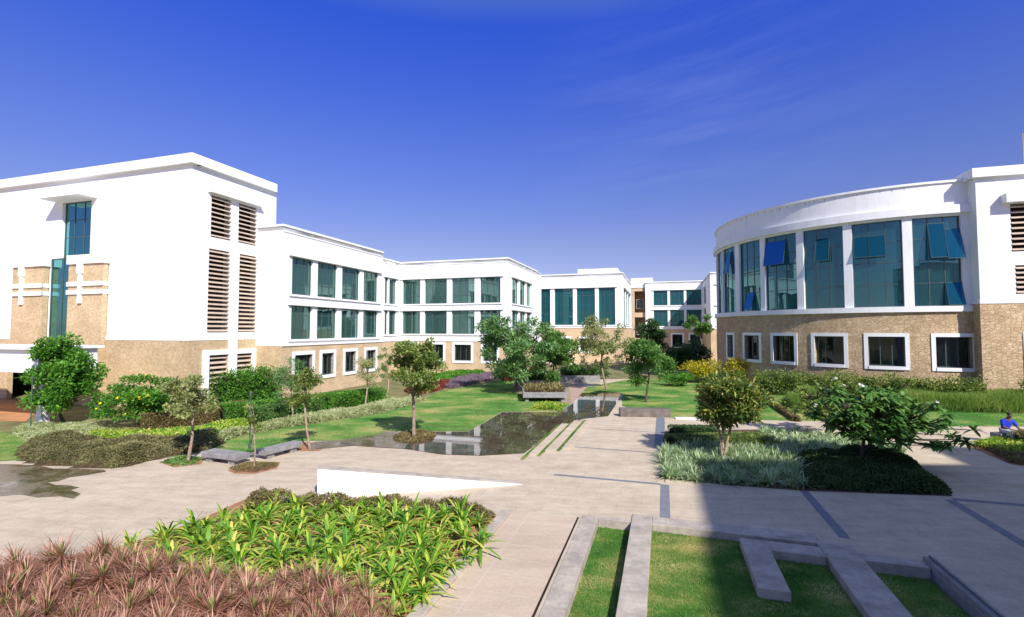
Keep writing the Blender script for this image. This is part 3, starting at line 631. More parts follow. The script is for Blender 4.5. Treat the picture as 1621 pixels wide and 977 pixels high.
# ---- middle block
I_=Vector((-12.16,52.7)); E_=I_+B*12.33; bt=11.7; O3=I_-A*8
root=empty('office_block',(I_.x,I_.y,0),'white middle office block with an inner corner and five bays facing the lawn','building')
fW=Lin(O3,A,nB); fF=Lin(I_,B,nA); fE=Lin(E_,A,nB); 
def spx(pairs,O,D): return [tuple(sorted((Sx(a,O,D),Sx(b,O,D)))) for a,b in pairs]
ribbon(root,fW,8,[q for q in spx([(609,614),(616,627)],O3,A)],3.3,(4.0,6.5),(7.2,9.9),bt,[],cur=.5)
bb=spx([(637,665),(672,707),(715,751),(760,792)],I_,B)
ribbon(root,fF,12.33,bb,3.3,(4.05,6.5),(7.25,9.9),bt,[(a+.35,b-.35,1.3,2.95) for a,b in bb])
be=spx([(811,821),(823.5,832),(834,840.5)],E_,A)
ribbon(root,fE,12,be,3.3,(4.05,6.5),(7.25,9.9),bt,[(be[0][0]+.3,be[0][1]-.3,1.3,2.95)],nv=2)
m_=MB(); foot=[O3-B*8,O3]; plain(m_,[tuple(O3),tuple(O3-B*8),tuple(O3-B*8+A*22),tuple(E_+A*14),tuple(E_+A*11.99)],0,bt); m_.build('rear_wall',M['white'],root)
roofpoly(root,[O3,I_,E_,E_+A*14,I_-B*8+A*14,O3-B*8],bt-.05); rooms(root,fF,.1,12,(3.5,6.8),bt-.3); rooms(root,fW,.1,7.9,(3.5,6.8),bt-.3); rooms(root,fE,2.7,11.9,(3.5,6.8),bt-.3)
# ---- far block with tall glazing
F4=Vector((15.1,66)); root=empty('office_block',(F4.x,F4.y,0),'white far block with four tall blue-green window bays behind the trees','building')
f4=Lin(F4,-B,nA); b4=spx([(948,974),(913,942),(878,907),(848,871)],F4,-B)
ribbon(root,f4,14,b4,4.75,None,None,12.2,[(b4[1][0]+.3,b4[1][1]-.5,1.5,3.3),(b4[2][0]+.5,b4[2][1]-.3,1.5,3.3)],rows=[(5.15,10.3)],glass='glassb',cur=.35)
f4r=Lin(F4,A,nB); ribbon(root,f4r,18,[(1.6,5.5),(6,10),(10.6,15.5)],4.75,None,None,12.2,[],rows=[(5.15,10.3)],glass='glass',cur=.8)
m_=MB(); s9,s97=Sx(978,F4,-B),Sx(915,F4,-B); m_.prism([tuple(F4-B*s9),tuple(F4-B*s97),tuple(F4-B*s97+A*6),tuple(F4-B*s9+A*6)],12.3,12.95); plain(m_,[tuple(F4-B*14),tuple(F4-B*14+A*18),tuple(F4+A*18)],0,12.2); m_.build('parapet',M['white'],root)
roofpoly(root,[F4,F4-B*14,F4-B*14+A*18,F4+A*18],12.15); rooms(root,f4,2.8,13.9,(4.9,8),11.8); rooms(root,f4r,2.8,17.9,(4.9,8),11.8)
# ---- stair tower in the far gap
Y6=86; Sa=Vector(((1001-CX)/F_*Y6,Y6)); f6=Lin(Sa,B,nA); sl=abs(Sx(1033,Sa,B))
root=empty('stair_tower',(Sa.x,Sa.y,0),'narrow far stair tower with beige recess between the two distant white wings','building')
m_=MB(); fwall(m_,f6,0,sl,-.3,13.3,[(.4,2.2,7.5,11.3),(.4,2.2,3.0,6.7)],0,.8); plain(m_,[tuple(Sa),tuple(Sa+A*4),tuple(Sa+A*4+B*sl),tuple(Sa+B*sl)],0,13.2); m_.build('wall',M['stonel'],root)
m_=MB(); fbox(m_,f6,-.2,sl+.1,11.9,13.6,-3.9,.1); m_.build('parapet',M['white'],root); roofpoly(root,[Sa,Sa+A*4,Sa+A*4+B*sl,Sa+B*sl],13.25)
for z in (8.2,3.6): window(root,f6,.7,1.9,z,z+1.7,2,(),'glassd',d=-.6,cur=0,frame='framel')
# ---- distant right wing
H5=Vector((32.3,82)); root=empty('office_block',(H5.x,H5.y,0),'distant white wing with two rows of turquoise windows at the end of the courtyard','building')
f5=Lin(H5,-B,nA); b5=spx([(1087,1111),(1061,1083),(1035,1057)],H5,-B); b5=[(a,b) for a,b in b5]
ribbon(root,f5,9.4,b5,4.6,(5.1,7.9),(8.7,11.3),12.7,[(b5[1][0]+.3,b5[1][1]-.3,1.6,3.7),(b5[0][0]+.3,b5[0][1]-.5,1.6,3.7)],glass='glassb',cur=.3)
m_=MB(); plain(m_,[tuple(H5),tuple(H5+A*8),tuple(H5+A*8-B*9.4),tuple(H5-B*9.4)],0,12.7); m_.build('rear_wall',M['white'],root); roofpoly(root,[H5,H5+A*8,H5+A*8-B*9.4,H5-B*9.4],12.65); rooms(root,f5,.1,9.3,(4.8,8.3),12.3)
J=Vector((28.4,69.4)); lj=(H5-J).length; dj=(J-H5).normalized(); nj=Vector((dj.y,-dj.x)); nj=nj if nj.dot(-B)>0 else -nj
root=empty('office_block',(J.x,J.y,0),'narrow white wing in shade stepping forward beside the curved building','building')
f7=Lin(H5,dj,nj); ribbon(root,f7,lj,[(1.5,5.5)],4.6,(5.1,7.9),(8.7,11.3),12.6,[],glass='glassb',cur=.3)
f8=Lin(J,B,nA); ribbon(root,f8,10,[(.9,2.4),(4,7)],4.6,(5.1,7.9),(8.2,10.9),12.6,[(1.0,2.2,1.6,3.7)],glass='glassb',cur=.3)
roofpoly(root,[J,H5,H5+B*10,J+B*10],12.55); m_=MB(); plain(m_,[tuple(J+B*10),tuple(H5+B*10),tuple(H5)],0,12.6); m_.build('rear_wall',M['white'],root); rooms(root,f8,.1,9.9,(4.8,8.3),12.3)
# ---- curved building
CC=Vector((31.25,41.9)); RR=12.5
def arc_ang(px):
    k=(px-CX)/F_; d=Vector((k,1)).normalized(); b=d.dot(CC); disc=b*b-(CC.length_squared-RR*RR); t=b-math.sqrt(max(0,disc)); p=d*t-CC; return math.atan2(p.y,p.x)%(2*math.pi)
a_l=arc_ang(1140); a0=R(150); fa=Arc(CC,RR,a0,1)
def sa(px): return (arc_ang(px)-a0)*RR
root=empty('curved_building',(CC.x,CC.y,0),'curved white building with tall teal glazing over a rough tan block base','building')
bays=[(sa(1147),sa(1165)),(sa(1171.5),sa(1205)),(sa(1212.5),sa(1263)),(sa(1274),sa(1338)),(sa(1352),sa(1433)),(sa(1449),sa(1527))]
print('bays',[tuple(round(x,2) for x in b) for b in bays])
wdt=bays[3][1]-bays[3][0]; pitch=bays[3][0]-bays[2][0]; bb0=bays[0][0]
extra=[(bb0-pitch*(i+1),bb0-pitch*(i+1)+wdt) for i in range(2)]
bays[0]=(bays[0][1]-wdt,bays[0][1]); 
allb=[b for b in extra if b[0]>.3 and b[1]<bays[0][0]-.1]+bays
send=sa(1527)+2.2; zt=13.7
w=MB(); fwall(w,fa,0,send,5.75,zt-.001,[(a,b,5.98,11.6) for a,b in allb],0,.35)
fbox(w,fa,0,send,11.75,12.25,.003,.22); fbox(w,fa,0,send,5.62,5.97,.004,.20); w.build('wall',M['whited'],root)
c=MB(); fbox(c,fa,0,send,zt,zt+.14,-.5,.1); c.build('cornice',M['whited'],root)
gops=[]
for px0,px1 in ((1152,1161),(1179,1202),(1224,1257),(1289,1335),(1373,1431),(1479,1537)):
    a_,b_=sa(px0),min(sa(px1),send-.4) ; gops.append((a_,b_,2.15,4.05))
s=MB(); fwall(s,fa,0,send,-.3,5.62,gops,.05,.4); s.build('stone_base',M['stoned'],root)
for a_,b_,c_,d_ in gops:
    wd_=window(root,fa,a_,b_,c_,d_,3,(),'glassd',cur=.3,d=-.28); surround(root,fa,a_,b_,c_,d_,.22,.1,'whited',wd_)
def sash(par,fm,s0,s1,z0,z1,out,blue=True):
    mb=MB(); d0=-.14
    out*=.6
    P=[Vector(fm.pt(s0,d0,z1)),Vector(fm.pt(s1,d0,z1)),Vector(fm.pt(s1,d0+out,z0)),Vector(fm.pt(s0,d0+out,z0))]
    for a,b in zip(P,P[1:]+P[:1]): mb.tube([a,b],.025,4)
    o=mb.build('open_sash',M['frame'],par); q=MB(); q.poly(P); q.build('sash_pane',M['glasssk'],o)
for i,(a_,b_) in enumerate(allb):
    nv=3; ws=window(root,fa,a_,b_,5.98,11.6,nv,(.26,.52,.76),'glassc',cur=.3,bt=.06,d=-.2)
    q=(b_-a_)/3; k=len(allb)-1-i
    if k==0: sash(ws,fa,a_+q,a_+2*q,9.0,11.2,.75); sash(ws,fa,a_+2*q,b_,8.9,10.8,.85); sash(ws,fa,a_+2*q,b_,6.05,7.45,.55)
    if k==1: sash(ws,fa,a_+.1,a_+q,9.3,10.7,.5); sash(ws,fa,a_+q,a_+2*q,9.3,10.7,.5)
    if k==2: sash(ws,fa,a_+q,a_+2*q,9.3,10.9,.6)
    if k==3: sash(ws,fa,a_+.05,a_+2*q,9.4,11.2,.6)
    if k==4: sash(ws,fa,a_+q,a_+2*q,6.1,7.5,.6)
    if k==5: sash(ws,fa,a_+q,a_+2*q,9.4,11.2,.6)
mb=MB(); pts=[fa.pt(send*i/40,0,0)[:2] for i in range(41)]+[(44,34),(44,52)]; roofpoly(root,pts,zt-.05); plain(mb,[pts[-3],(44,34),(44,52),pts[0]],0,zt); mb.build('rear_wall',M['whited'],root); rooms(root,fa,.2,send-.2,(5.8,),zt-.4,3)
# ---- right tower
Q=Vector((28,29)); fq=Lin(Q,B,nA); fs=Lin(Q,A,-B); T=14.2
root=empty('tower_block',(Q.x,Q.y,0),'tall white block at the right edge with louvres and a rough stone base','building')
ops=[(Sx(1607,Q,B),5.5,9.1,11.95),(Sx(1611,Q,B),5.5,6.6,8.3)]
w=MB(); fwall(w,fq,0,14,6.2,T-.55,ops,0,.5); fwall(w,fs,0,6,6.2,T-.55); plain(w,[tuple(Q+B*14),tuple(Q+B*14+A*6),tuple(Q+A*6)],0,T); fbox(w,fq,-.06,14,6.05,6.3,.004,.08); fbox(w,fs,0,6,6.05,6.3,.004,.08); w.build('wall',M['whited'],root)
c=MB(); fbox(c,fq,-.25,14,T-.55,T,-.4,.25); fbox(c,fs,.26,6,T-.55,T,-.4,.252); c.build('cornice',M['whited'],root)
go=[(2.15,4.4,1.9,4.1)]
s=MB(); fwall(s,fq,-.05,14,-.3,6.05,go,.05,.4); fwall(s,fs,-.05,6,-.3,6.05,(),.05); s.build('stone_base',M['stoned'],root)
wd_=window(root,fq,*go[0],3,(),'glassd',cur=.3,d=-.28); surround(root,fq,*go[0],.24,.1,'white',wd_)
for o in ops: louvres(root,fq,o[0],o[1],o[2],o[3],9 if o[2]>9 else 6)
c=MB(); fbox(c,fq,Sx(1592,Q,B),9,11.97,12.5,0,.55); c.build('window_canopy',M['whited'],root)
roofpoly(root,[Q,Q+B*14,Q+B*14+A*6,Q+A*6],T-.02); rooms(root,fq,1,13,(6,),T-.6)
mp=Q+B*3.2+A*1.5; m_=MB(); m_.tube([(mp.x,mp.y,T-.1),(mp.x,mp.y,T+2.4)],.03,6); m_.tube([(mp.x,mp.y,T-.1),(mp.x,mp.y,T+.35)],.16,8); tag(m_.build('roof_mast',M['framel']),'thin grey mast on the roof of the right-hand block','mast')
# ---- building behind the viewer whose shadow falls on the plaza
root=empty('office_block',tuple(W(14,0))+(0,),'white office wing beside the viewer that shades the lower right of the plaza','building')
fp=[W(*q) for q in ((10.07,7.7),(18.8,10.45),(18.8,13.3),(42,14),(42,-22),(10.07,-22))]
m_=MB(); L1=(fp[1]-fp[0]); f9=Lin(fp[0],L1.normalized(),Vector((-L1.normalized().y,L1.normalized().x)))
fwall(m_,f9,0,L1.length,0,11.2,[(1,3.5,4,6.5),(4.2,6.7,4,6.5),(1,3.5,7.5,10),(4.2,6.7,7.5,10)]); plain(m_,[tuple(p) for p in fp[1:]],0,11.2)
f10=Lin(fp[5],A,-B); fwall(m_,f10,0,29.7,0,11.2,[(s_,s_+2.6,z_,z_+2.5) for s_ in range(2,26,4) for z_ in (4,7.5)]); m_.build('wall',M['white'],root); roofpoly(root,fp,11.3)
for s_ in (1,4.2):
    for z_ in (4,7.5): window(root,f9,s_,s_+2.5,z_,z_+2.5,3,(.7,),cur=.4)
for s_ in range(2,26,4):
    for z_ in (4,7.5): window(root,f10,s_,s_+2.6,z_,z_+2.5,3,(.7,),cur=.4)
rooms(root,f10,.5,29,(3.5,7),10.9)
# ================================================================== PLANTING
# -- left garden
tree('leafy_tree','dense bright green bushy tree by the entrance canopy at the left',(103,672),(36,168,513,680),'bright','barkd',n=17000,k=60,cr=.26,ln=.17,wd=.09,tr=.09,shape='cone',seed=3,fork_z=.15)
tree('young_tree','young sparse tree with pale yellowish leaves beside the first stone bench',(297,733),(262,352,566,672),'pale','bark',n=3000,k=22,cr=.26,ln=.13,wd=.07,tr=.055,seed=5)
tree('young_tree','thin grey-green tree behind the second stone bench',(491,712),(455,512,570,662),'olive','bark',n=2200,k=18,cr=.3,ln=.11,wd=.055,tr=.05,seed=8)
tree('wispy_tree','wispy tree with fine drooping leaves against the left office block windows',(463,668),(425,500,556,655),'grey','bark',n=4200,k=26,cr=.28,ln=.13,wd=.035,tr=.05,seed=11)
tree('round_tree','round-crowned tree with dense olive leaves at the near corner of the pool',(655,694),(612,704,524,636),'olive','bark',n=8000,k=48,cr=.26,ln=.14,wd=.085,tr=.075,seed=13)
tree('sapling','thin sapling in a dry grass patch between the two benches',(402,742),(384,420,628,700),'olive','bark',n=350,k=9,cr=.3,ln=.1,wd=.05,tr=.028,seed=17)
tree('wispy_tree','slender sparse tree by the last hedge in front of the left office block',(578,642),(558,606,540,625),'pale','barkl',n=1500,k=16,cr=.3,ln=.13,wd=.05,tr=.05,seed=19)
tree('wispy_tree','slender tree half hidden behind the round-crowned tree',(612,628),(596,628,545,612),'grey','barkl',n=1200,k=12,cr=.3,ln=.13,wd=.05,tr=.045,seed=20)
# -- centre
tree('shade_tree','broad dark blue-green tree behind the left planter in the middle of the garden',(813,622),(752,890,480,616),'grey','barkd',n=13000,k=60,cr=.19,ln=.24,wd=.11,tr=.11,seed=23)
tree('shade_tree','fresh green tree right of the broad dark one in the middle of the garden',(868,620),(840,920,506,608),'mid','barkd',n=8500,k=34,cr=.25,ln=.22,wd=.10,tr=.09,seed=29)
tree('pale_tree','sparse pale tree in front of the far tall-windowed block',(960,617),(905,1003,494,602),'pale','bark',n=6500,k=46,cr=.17,ln=.20,wd=.09,tr=.09,seed=31)
tree('lawn_tree','rounded green tree alone on the right-hand lawn',(1022,637),(980,1072,512,614),'mid','barkd',n=8000,k=40,cr=.25,ln=.19,wd=.09,tr=.075,seed=37)
tree('far_tree','small open tree before the distant turquoise-windowed wing',(1112,575),(1084,1136,486,545),'mid','barkd',n=2600,k=20,cr=.22,ln=.34,wd=.18,tr=.16,shape='flat',seed=41)
tree('far_tree','dark tree behind the rounded lawn tree, before the distant wing',(1030,580),(1006,1056,500,560),'dark','barkd',n=3500,k=20,cr=.33,ln=.35,wd=.17,tr=.15,seed=43)
# -- shrubs and hedges at left
shrub('flowering_shrub','dense green shrub dotted with yellow flowers beside the bushy tree at the left',(212,676),(146,305,590,692),'bright',n=12000,k=50,cr=.26,ln=.13,wd=.07,flower='yfl',nfl=34,seed=2,depth=.5)
def gl(pts): return [tuple(G(*p)) for p in pts]
hedge('hedge','tall rounded green hedge below the louvred ground window',gl([(265,645),(340,640),(440,632)]),2.0,1.7,'bright',dens=420,ln=.16,wd=.08,rough=.32)
hedge('clipped_hedge','low clipped hedge with brownish sides curving behind the first young tree',gl([(222,680),(262,676),(320,669),(385,656)]),1.1,.75,'brown',dens=1300,ln=.07,wd=.045,rough=.06,core='brown')
hedge('clipped_hedge','bright green clipped hedge running along the front of the left office block',gl([(350,668),(420,660),(500,648),(603,634)]),1.6,.8,'bright',dens=520,ln=.11,wd=.06,rough=.08)
hedge('hedge','dark green ragged hedge behind the thin tree by the second bench',gl([(400,672),(455,664),(505,656)]),1.0,.8,'mid',dens=600,ln=.1,wd=.05,rough=.2)
cover('silvery_groundcover','silvery pale green ground cover around the foot of the bushy tree',gl([(22,680),(60,672),(150,672),(185,690),(130,702),(60,705),(20,690)]),.18,'mistg',1500,.10,.035,.6)
cover('striped_plants','band of silvery striped plants edging the big lawn on its left side',gl([(330,704),(345,694),(400,680),(470,664),(560,650),(640,634),(655,628),(672,634),(640,645),(600,655),(520,668),(450,678),(385,690),(345,702)]),.28,'mistg',1300,.2,.035,.8)
cover('yellow_green_plants','border of yellow-green leafy plants in front of the clipped hedges at left',gl([(135,690),(200,690),(320,682),(390,668),(400,676),(350,692),(280,700),(180,702),(135,698)]),.26,'yel',900,.2,.05,.8)
crp=gl([(28,722),(38,706),(90,694),(130,698),(180,704),(280,702),(345,690),(352,700),(335,712),(260,724),(215,735),(180,742),(120,738),(60,735)])
mound(crp,.28,0,LFCORE['brown'],'creeper_bed',None,.4,.3).__setitem__('kind','stuff'); bpy.data.objects['creeper_bed']['label']='tangled woody stems under the creeping olive ground cover at left'; bpy.data.objects['creeper_bed']['category']='ground cover'
cover('creeping_groundcover','wide mat of creeping olive-brown ground cover at the left of the plaza',crp,.42,'creep',3000,.10,.03,.5,edge=.45,bumps=.6,ns=2.4)
cover('dark_groundcover','dark green low plants at the end of the creeping mat near the first bench',gl([(285,700),(330,690),(350,694),(345,708),(300,712)]),.4,'creepd',1500,.1,.04,.5)
cover('dry_grass','dry tufts in the soil patch around the sapling between the benches',gl([(362,742),(395,732),(440,733),(438,740),(405,748),(375,748)]),.08,'brown',2200,.08,.015,1.)
sheet('soil_patch',gl([(360,745),(395,731),(444,732),(438,742),(405,750),(372,750)]),.007,M['soil']); sheet('soil_patch',gl([(252,732),(285,722),(325,724),(318,735),(275,740)]),.007,M['soil']); sheet('soil_patch',gl([(440,703),(480,700),(525,703),(505,714),(460,715),(430,712)]),.0065,M['soil'])
cover('low_plants','small green plants in the soil around the first young tree',gl([(255,732),(285,724),(318,726),(312,735),(275,739)]),.12,'mid',900,.1,.04,.7)
cover('dry_grass','brown and orange low plants around the round-crowned tree at the pool corner',gl([(622,690),(655,683),(690,687),(685,697),(650,702),(625,698)]),.14,'brown',1500,.12,.03,.8)
sheet('wet_paving',gl([(482,705),(500,700),(525,699),(600,688),(611,684),(660,685),(640,711),(600,709),(560,706),(520,710),(490,712)]),.0195,M['wet'])
cover('purple_flowers','drift of purple ground plants along the far edge of the big lawn',gl([(690,612),(720,600),(770,592),(808,594),(812,602),(760,606),(715,616)]),.22,'purp',500,.16,.06,.5)
cover('crimson_plants','dark crimson low plants in front of the middle office block',gl([(640,620),(690,609),(715,604),(712,612),(690,620),(655,628)]),.3,'dkred',400,.2,.07,.6)
cover('green_groundcover','rough green planting at the foot of the middle office block',gl([(655,612),(680,598),(745,590),(770,592),(720,600),(690,610),(660,620)]),.4,'bright',350,.25,.08,.7)
hedge('red_hedge','low dark red hedge left of the planters in the middle of the garden',gl([(793,603),(855,600)]),1.2,.8,'dkred',dens=350,ln=.16,wd=.08)
# -- planters
def planter(label,x0,x1,yb,h,dep,leaf,hh,legs):
    a=G(x0,yb); b=G(x1,yb); d=(b-a).normalized(); n=Vector((-d.y,d.x)); root=empty('stone_planter',((a.x+b.x)/2,(a.y+b.y)/2,0),label,'planter')
    fm=Lin(a,d,-n); l=(b-a).length; m_=MB(); z0=.28 if legs else 0
    fbox(m_,fm,0,l,z0,h,-.12,0); fbox(m_,fm,0,l,z0,h,-dep,-dep+.12); fbox(m_,fm,0,.12,z0,h,-dep+.12,-.12); fbox(m_,fm,l-.12,l,z0,h,-dep+.12,-.12); fbox(m_,fm,.12,l-.12,z0,h-.1,-dep+.12,-.12); m_.build('trough',M['slab'],root)
    if legs:
        for s_ in (.15,l-.35):
            for dd_ in (-.4,-dep+.15): q=MB(); fbox(q,fm,s_,s_+.2,-.02,z0,dd_,dd_+.22); q.build('leg',M['slab'],root)
    c_=MB(); fbox(c_,fm,.14,l-.14,h-.1,h-.04,-dep+.14,-.14); c_.build('soil',M['soil'],root)
    n_=int(l*dep*260); s_=rng.uniform(.2,l-.2,n_); q_=rng.uniform(-dep+.2,-.2,n_); P=np.array([fm.pt(s,dd,h-.05+hh*random.random()*.6) for s,dd in zip(s_,q_)])
    blade_mesh('foliage',[blades(P,unit(rand_dirs(n_)*.8+np.array([0,0,.9])),hh*.7,.07,.3)],LF[leaf],root)
planter('grey stone planter filled with green shrubs at the foot of the broad dark tree',814,880,618,.75,2.6,'mid',.7,False)
planter('raised stone planter tray on short legs, nearest to the pool',828,898,637,.62,3.2,'brown',.4,True)
planter('low grey stone planter further back along the pink path',888,950,606,.6,2.5,'dark',.8,False)
cover('yellow_green_plants','small square of yellow-green plants beside the pool under the raised planter',gl([(838,650),(850,641),(893,641),(888,651)]),.22,'yel',500,.2,.05,.8)
# benches
def bench(label,p0,p1,dep,h):
    a=G(*p0); b=G(*p1); d=(b-a).normalized(); n=Vector((-d.y,d.x)); fm=Lin(a,d,-n); l=(b-a).length
    root=empty('stone_bench',((a.x+b.x)/2,(a.y+b.y)/2,0),label,'bench','stone benches by the lawn'); m_=MB(); fbox(m_,fm,0,l,h-.17,h,-dep,0); m_.build('seat',M['slab'],root,bevel=.015)
    for s_ in (.15,l-.4): q=MB(); fbox(q,fm,s_,s_+.25,-.01,h-.17,-dep+.08,-.08); q.build('leg',M['slab'],root,bevel=.01)
bench('grey stone slab bench left, next to the young tree with pale leaves',(318,731),(372,738),.55,.33)
bench('grey stone slab bench right, set at an angle beside the thin grey-green tree',(420,729),(477,714),.5,.33)
# bollards / posts
def post(label,px,py,ytop,grp='slim black garden posts'):
    b=G(px,py); h=Zat(px,ytop,b.y); r_=empty('garden_lamp_post',(b.x,b.y,0),label,'lamp post',grp); m_=MB(); m_.tube([(b.x,b.y,-.01),(b.x,b.y,h)],.022,8); m_.build('pole',M['frame'],r_)
    m_=MB(); m_.tube([(b.x,b.y,0),(b.x,b.y,.22)],.045,8); m_.build('base',M['frame'],r_); m_=MB(); m_.tube([(b.x,b.y,h),(b.x,b.y,h+.12)],.05,8); m_.build('lamp_head',M['frame'],r_)
post('slim black post at the lawn edge beside the sapling and first bench',395,711,626); post('slim black post in front of the entrance canopy column',48,682,600)
# -- right side
hedge('hedge','green and brown hedge along the foot of the curved building',gl([(1195,622),(1300,628),(1400,636),(1560,646)]),1.5,1.35,'olive',dens=300,ln=.17,wd=.08,rough=.34)
hedge('hedge','shrubby hedge along the stone base of the right-hand block',[tuple(W(19.2,34.4)),tuple(W(30,34.4))],1.4,1.5,'olive',dens=330,ln=.15,wd=.08,rough=.25)
TG=gl([(1420,640),(1500,636),(1750,640),(1750,657),(1600,656),(1440,652)])
cover('tall_grass','tall soft yellow-green grass in front of the hedge at the right',TG,.75,'tall',1500,.5,.016,1.6,spread=.6,segs=3,ns=.8,bumps=.25,droop=.2)
cover('tall_grass','smaller tuft of tall light grass left of the frangipani trees',gl([(1238,644),(1262,634),(1300,636),(1300,648),(1255,650)]),.6,'tall',1400,.45,.016,1.6,spread=.6,segs=3,droop=.2)
shrub('golden_shrub','golden yellow shrub in front of the curved building, left one',(1112,606),(1076,1152,564,612),'gold',n=3500,k=20,ln=.2,wd=.08,seed=51)
shrub('golden_shrub','golden and green shrub right of the other golden one, touching the curved building',(1165,609),(1138,1205,562,612),'gold',n=3500,k=20,ln=.2,wd=.08,seed=53)
shrub('round_shrub','low bright green shrub on the right-hand lawn below the golden shrubs',(1068,611),(1040,1100,586,612),'bright',n=2500,k=16,ln=.18,wd=.08,seed=55)
shrub('dark_shrub','large dark shrub mass before the distant wing',(1085,592),(1036,1140,538,592),'dark',n=7000,k=34,cr=.34,ln=.28,wd=.13,seed=57,depth=.5)
shrub('dark_shrub','dark shrub behind the planters in the middle of the garden',(930,600),(896,972,574,602),'dark',n=3000,k=16,ln=.22,wd=.10,seed=59,depth=.5)
for i,(p,q,lb) in enumerate((((1209,633),(1262,668),'straight low brown hedge strip crossing the right-hand lawn left of the frangipani trees'),((1268,640),(1330,672),'straight low brown hedge strip half hidden behind the frangipani trees'))):
    hedge('clipped_hedge',lb,gl([p,q]),.35,.28,'brown',dens=1500,ln=.05,wd=.03,rough=.1,core='brown')
# island bed
ISL=gl([(1053,682),(1210,680),(1330,690),(1410,702),(1440,730),(1508,786),(1400,782),(1270,777),(1150,768),(1043,757),(1048,715)])
sheet('bed_soil',ISL,.008,M['bed'])
hedge('clipped_hedge','low dark clipped hedge at the back of the island bed',gl([(1062,691),(1135,692)]),1.1,.45,'dark',dens=1200,ln=.07,wd=.04,rough=.08)
hedge('clipped_hedge','low olive-yellow clipped hedge in the middle of the island bed',gl([(1062,704),(1215,700)]),1.5,.34,'olive',dens=1200,ln=.06,wd=.035,rough=.06)
def tufts(name,label,group,poly,n,ln,wd,leaf,nb,cat='plant',minr=.3,seed=4,pitch=(.25,1.3),droop=.55,variants=4,stem=0.0,labels=None,z0=0):
    g=np.random.default_rng(seed); P=np.array(poly); x0,y0=P.min(0); x1,y1=P.max(0); pts=[]
    for _ in range(60000):
        x=g.uniform(x0,x1); y=g.uniform(y0,y1)
        if not pip(poly,np.array([x]),np.array([y]))[0]: continue
        if all((x-a)**2+(y-b)**2>minr*minr for a,b in pts): pts.append((x,y))
        if len(pts)>=n: break
    protos=[]
    for i,(x,y) in enumerate(pts):
        s=g.uniform(.68,1.28)
        if i<variants:
            root=empty(name,(0,0,0),label,cat,group); az=g.uniform(0,2*np.pi,nb); pt=g.uniform(pitch[0],pitch[1],nb)
            D=np.stack([np.cos(az)*np.cos(pt),np.sin(az)*np.cos(pt),np.sin(pt)],1); sh=stem*g.uniform(.8,1.2)
            Pp=np.zeros((nb,3)); Pp[:,2]=sh+g.uniform(-.06,.04,nb)*(1 if stem else 0); Pp+=D*.01
            side=unit(np.cross(D,np.array([0,0,1.0])))
            blade_mesh('leaves',[blades(Pp,D,ln*g.uniform(.7,1.15,nb),wd*g.uniform(.8,1.1,nb),droop*g.uniform(.5,1.2,nb),3,None,side)],LF[leaf],root)
            if leaf=='red':
                k_=22; az=g.uniform(0,2*np.pi,k_); pt=g.uniform(.8,1.5,k_); D=np.stack([np.cos(az)*np.cos(pt),np.sin(az)*np.cos(pt),np.sin(pt)],1)
                blade_mesh('shoot',[blades(np.tile([0,0,sh],(k_,1)),D,ln*.6*g.uniform(.6,1.1,k_),wd*1.5,.1,3,None,unit(np.cross(D,np.array([0,0,1.0]))))],LF['olive'],root)
            m_=MB(); m_.tube([(0,0,-.02),(.01,0,sh*.5),(0,0,max(.03,sh))],[.016,.013,.01],5); m_.build('stem',M['barkl'],root)
            protos.append(root); r_=root
        else:
            src=protos[i%variants]; r_=src.copy(); COL.objects.link(r_)
            for ch in list(src.children):
                c=ch.copy(); COL.objects.link(c); c.parent=r_
        r_.location=(x,y,z0); r_.rotation_euler=(0,0,g.uniform(0,6.28)); r_.scale=(s,s,s*g.uniform(.85,1.15))
    return pts
tufts('spider_plant','tuft of white-striped strap leaves at the front of the island bed','striped tufts at the front of the island bed',gl([(1052,712),(1150,710),(1262,716),(1275,774),(1200,770),(1120,766),(1046,757)]),150,.62,.027,'stripe',60,minr=.2,seed=4,pitch=(.5,1.45))
tufts('spider_plant','tuft of pale striped strap leaves at the back of the island bed','striped tufts at the back of the island bed',gl([(1205,682),(1330,691),(1400,703),(1430,720),(1330,722),(1215,714)]),150,.48,.027,'stripe',50,minr=.24,seed=6,pitch=(.5,1.45))
DG=gl([(1272,774),(1262,722),(1330,722),(1425,720),(1445,736),(1508,784),(1400,781)])
cover('dark_groundcover','dark creeping ground cover at the shaded right end of the island bed',DG,.36,'creepd',3400,.10,.04,.6,edge=.35,bumps=.6,ns=2.6)
tree('variegated_tree','small round tree with yellow-edged leaves and several stems in the island bed',(1146,728),(1086,1208,588,680),'croton','barkl',n=13000,k=52,cr=.27,ln=.20,wd=.06,tr=.05,forks=3,seed=61)
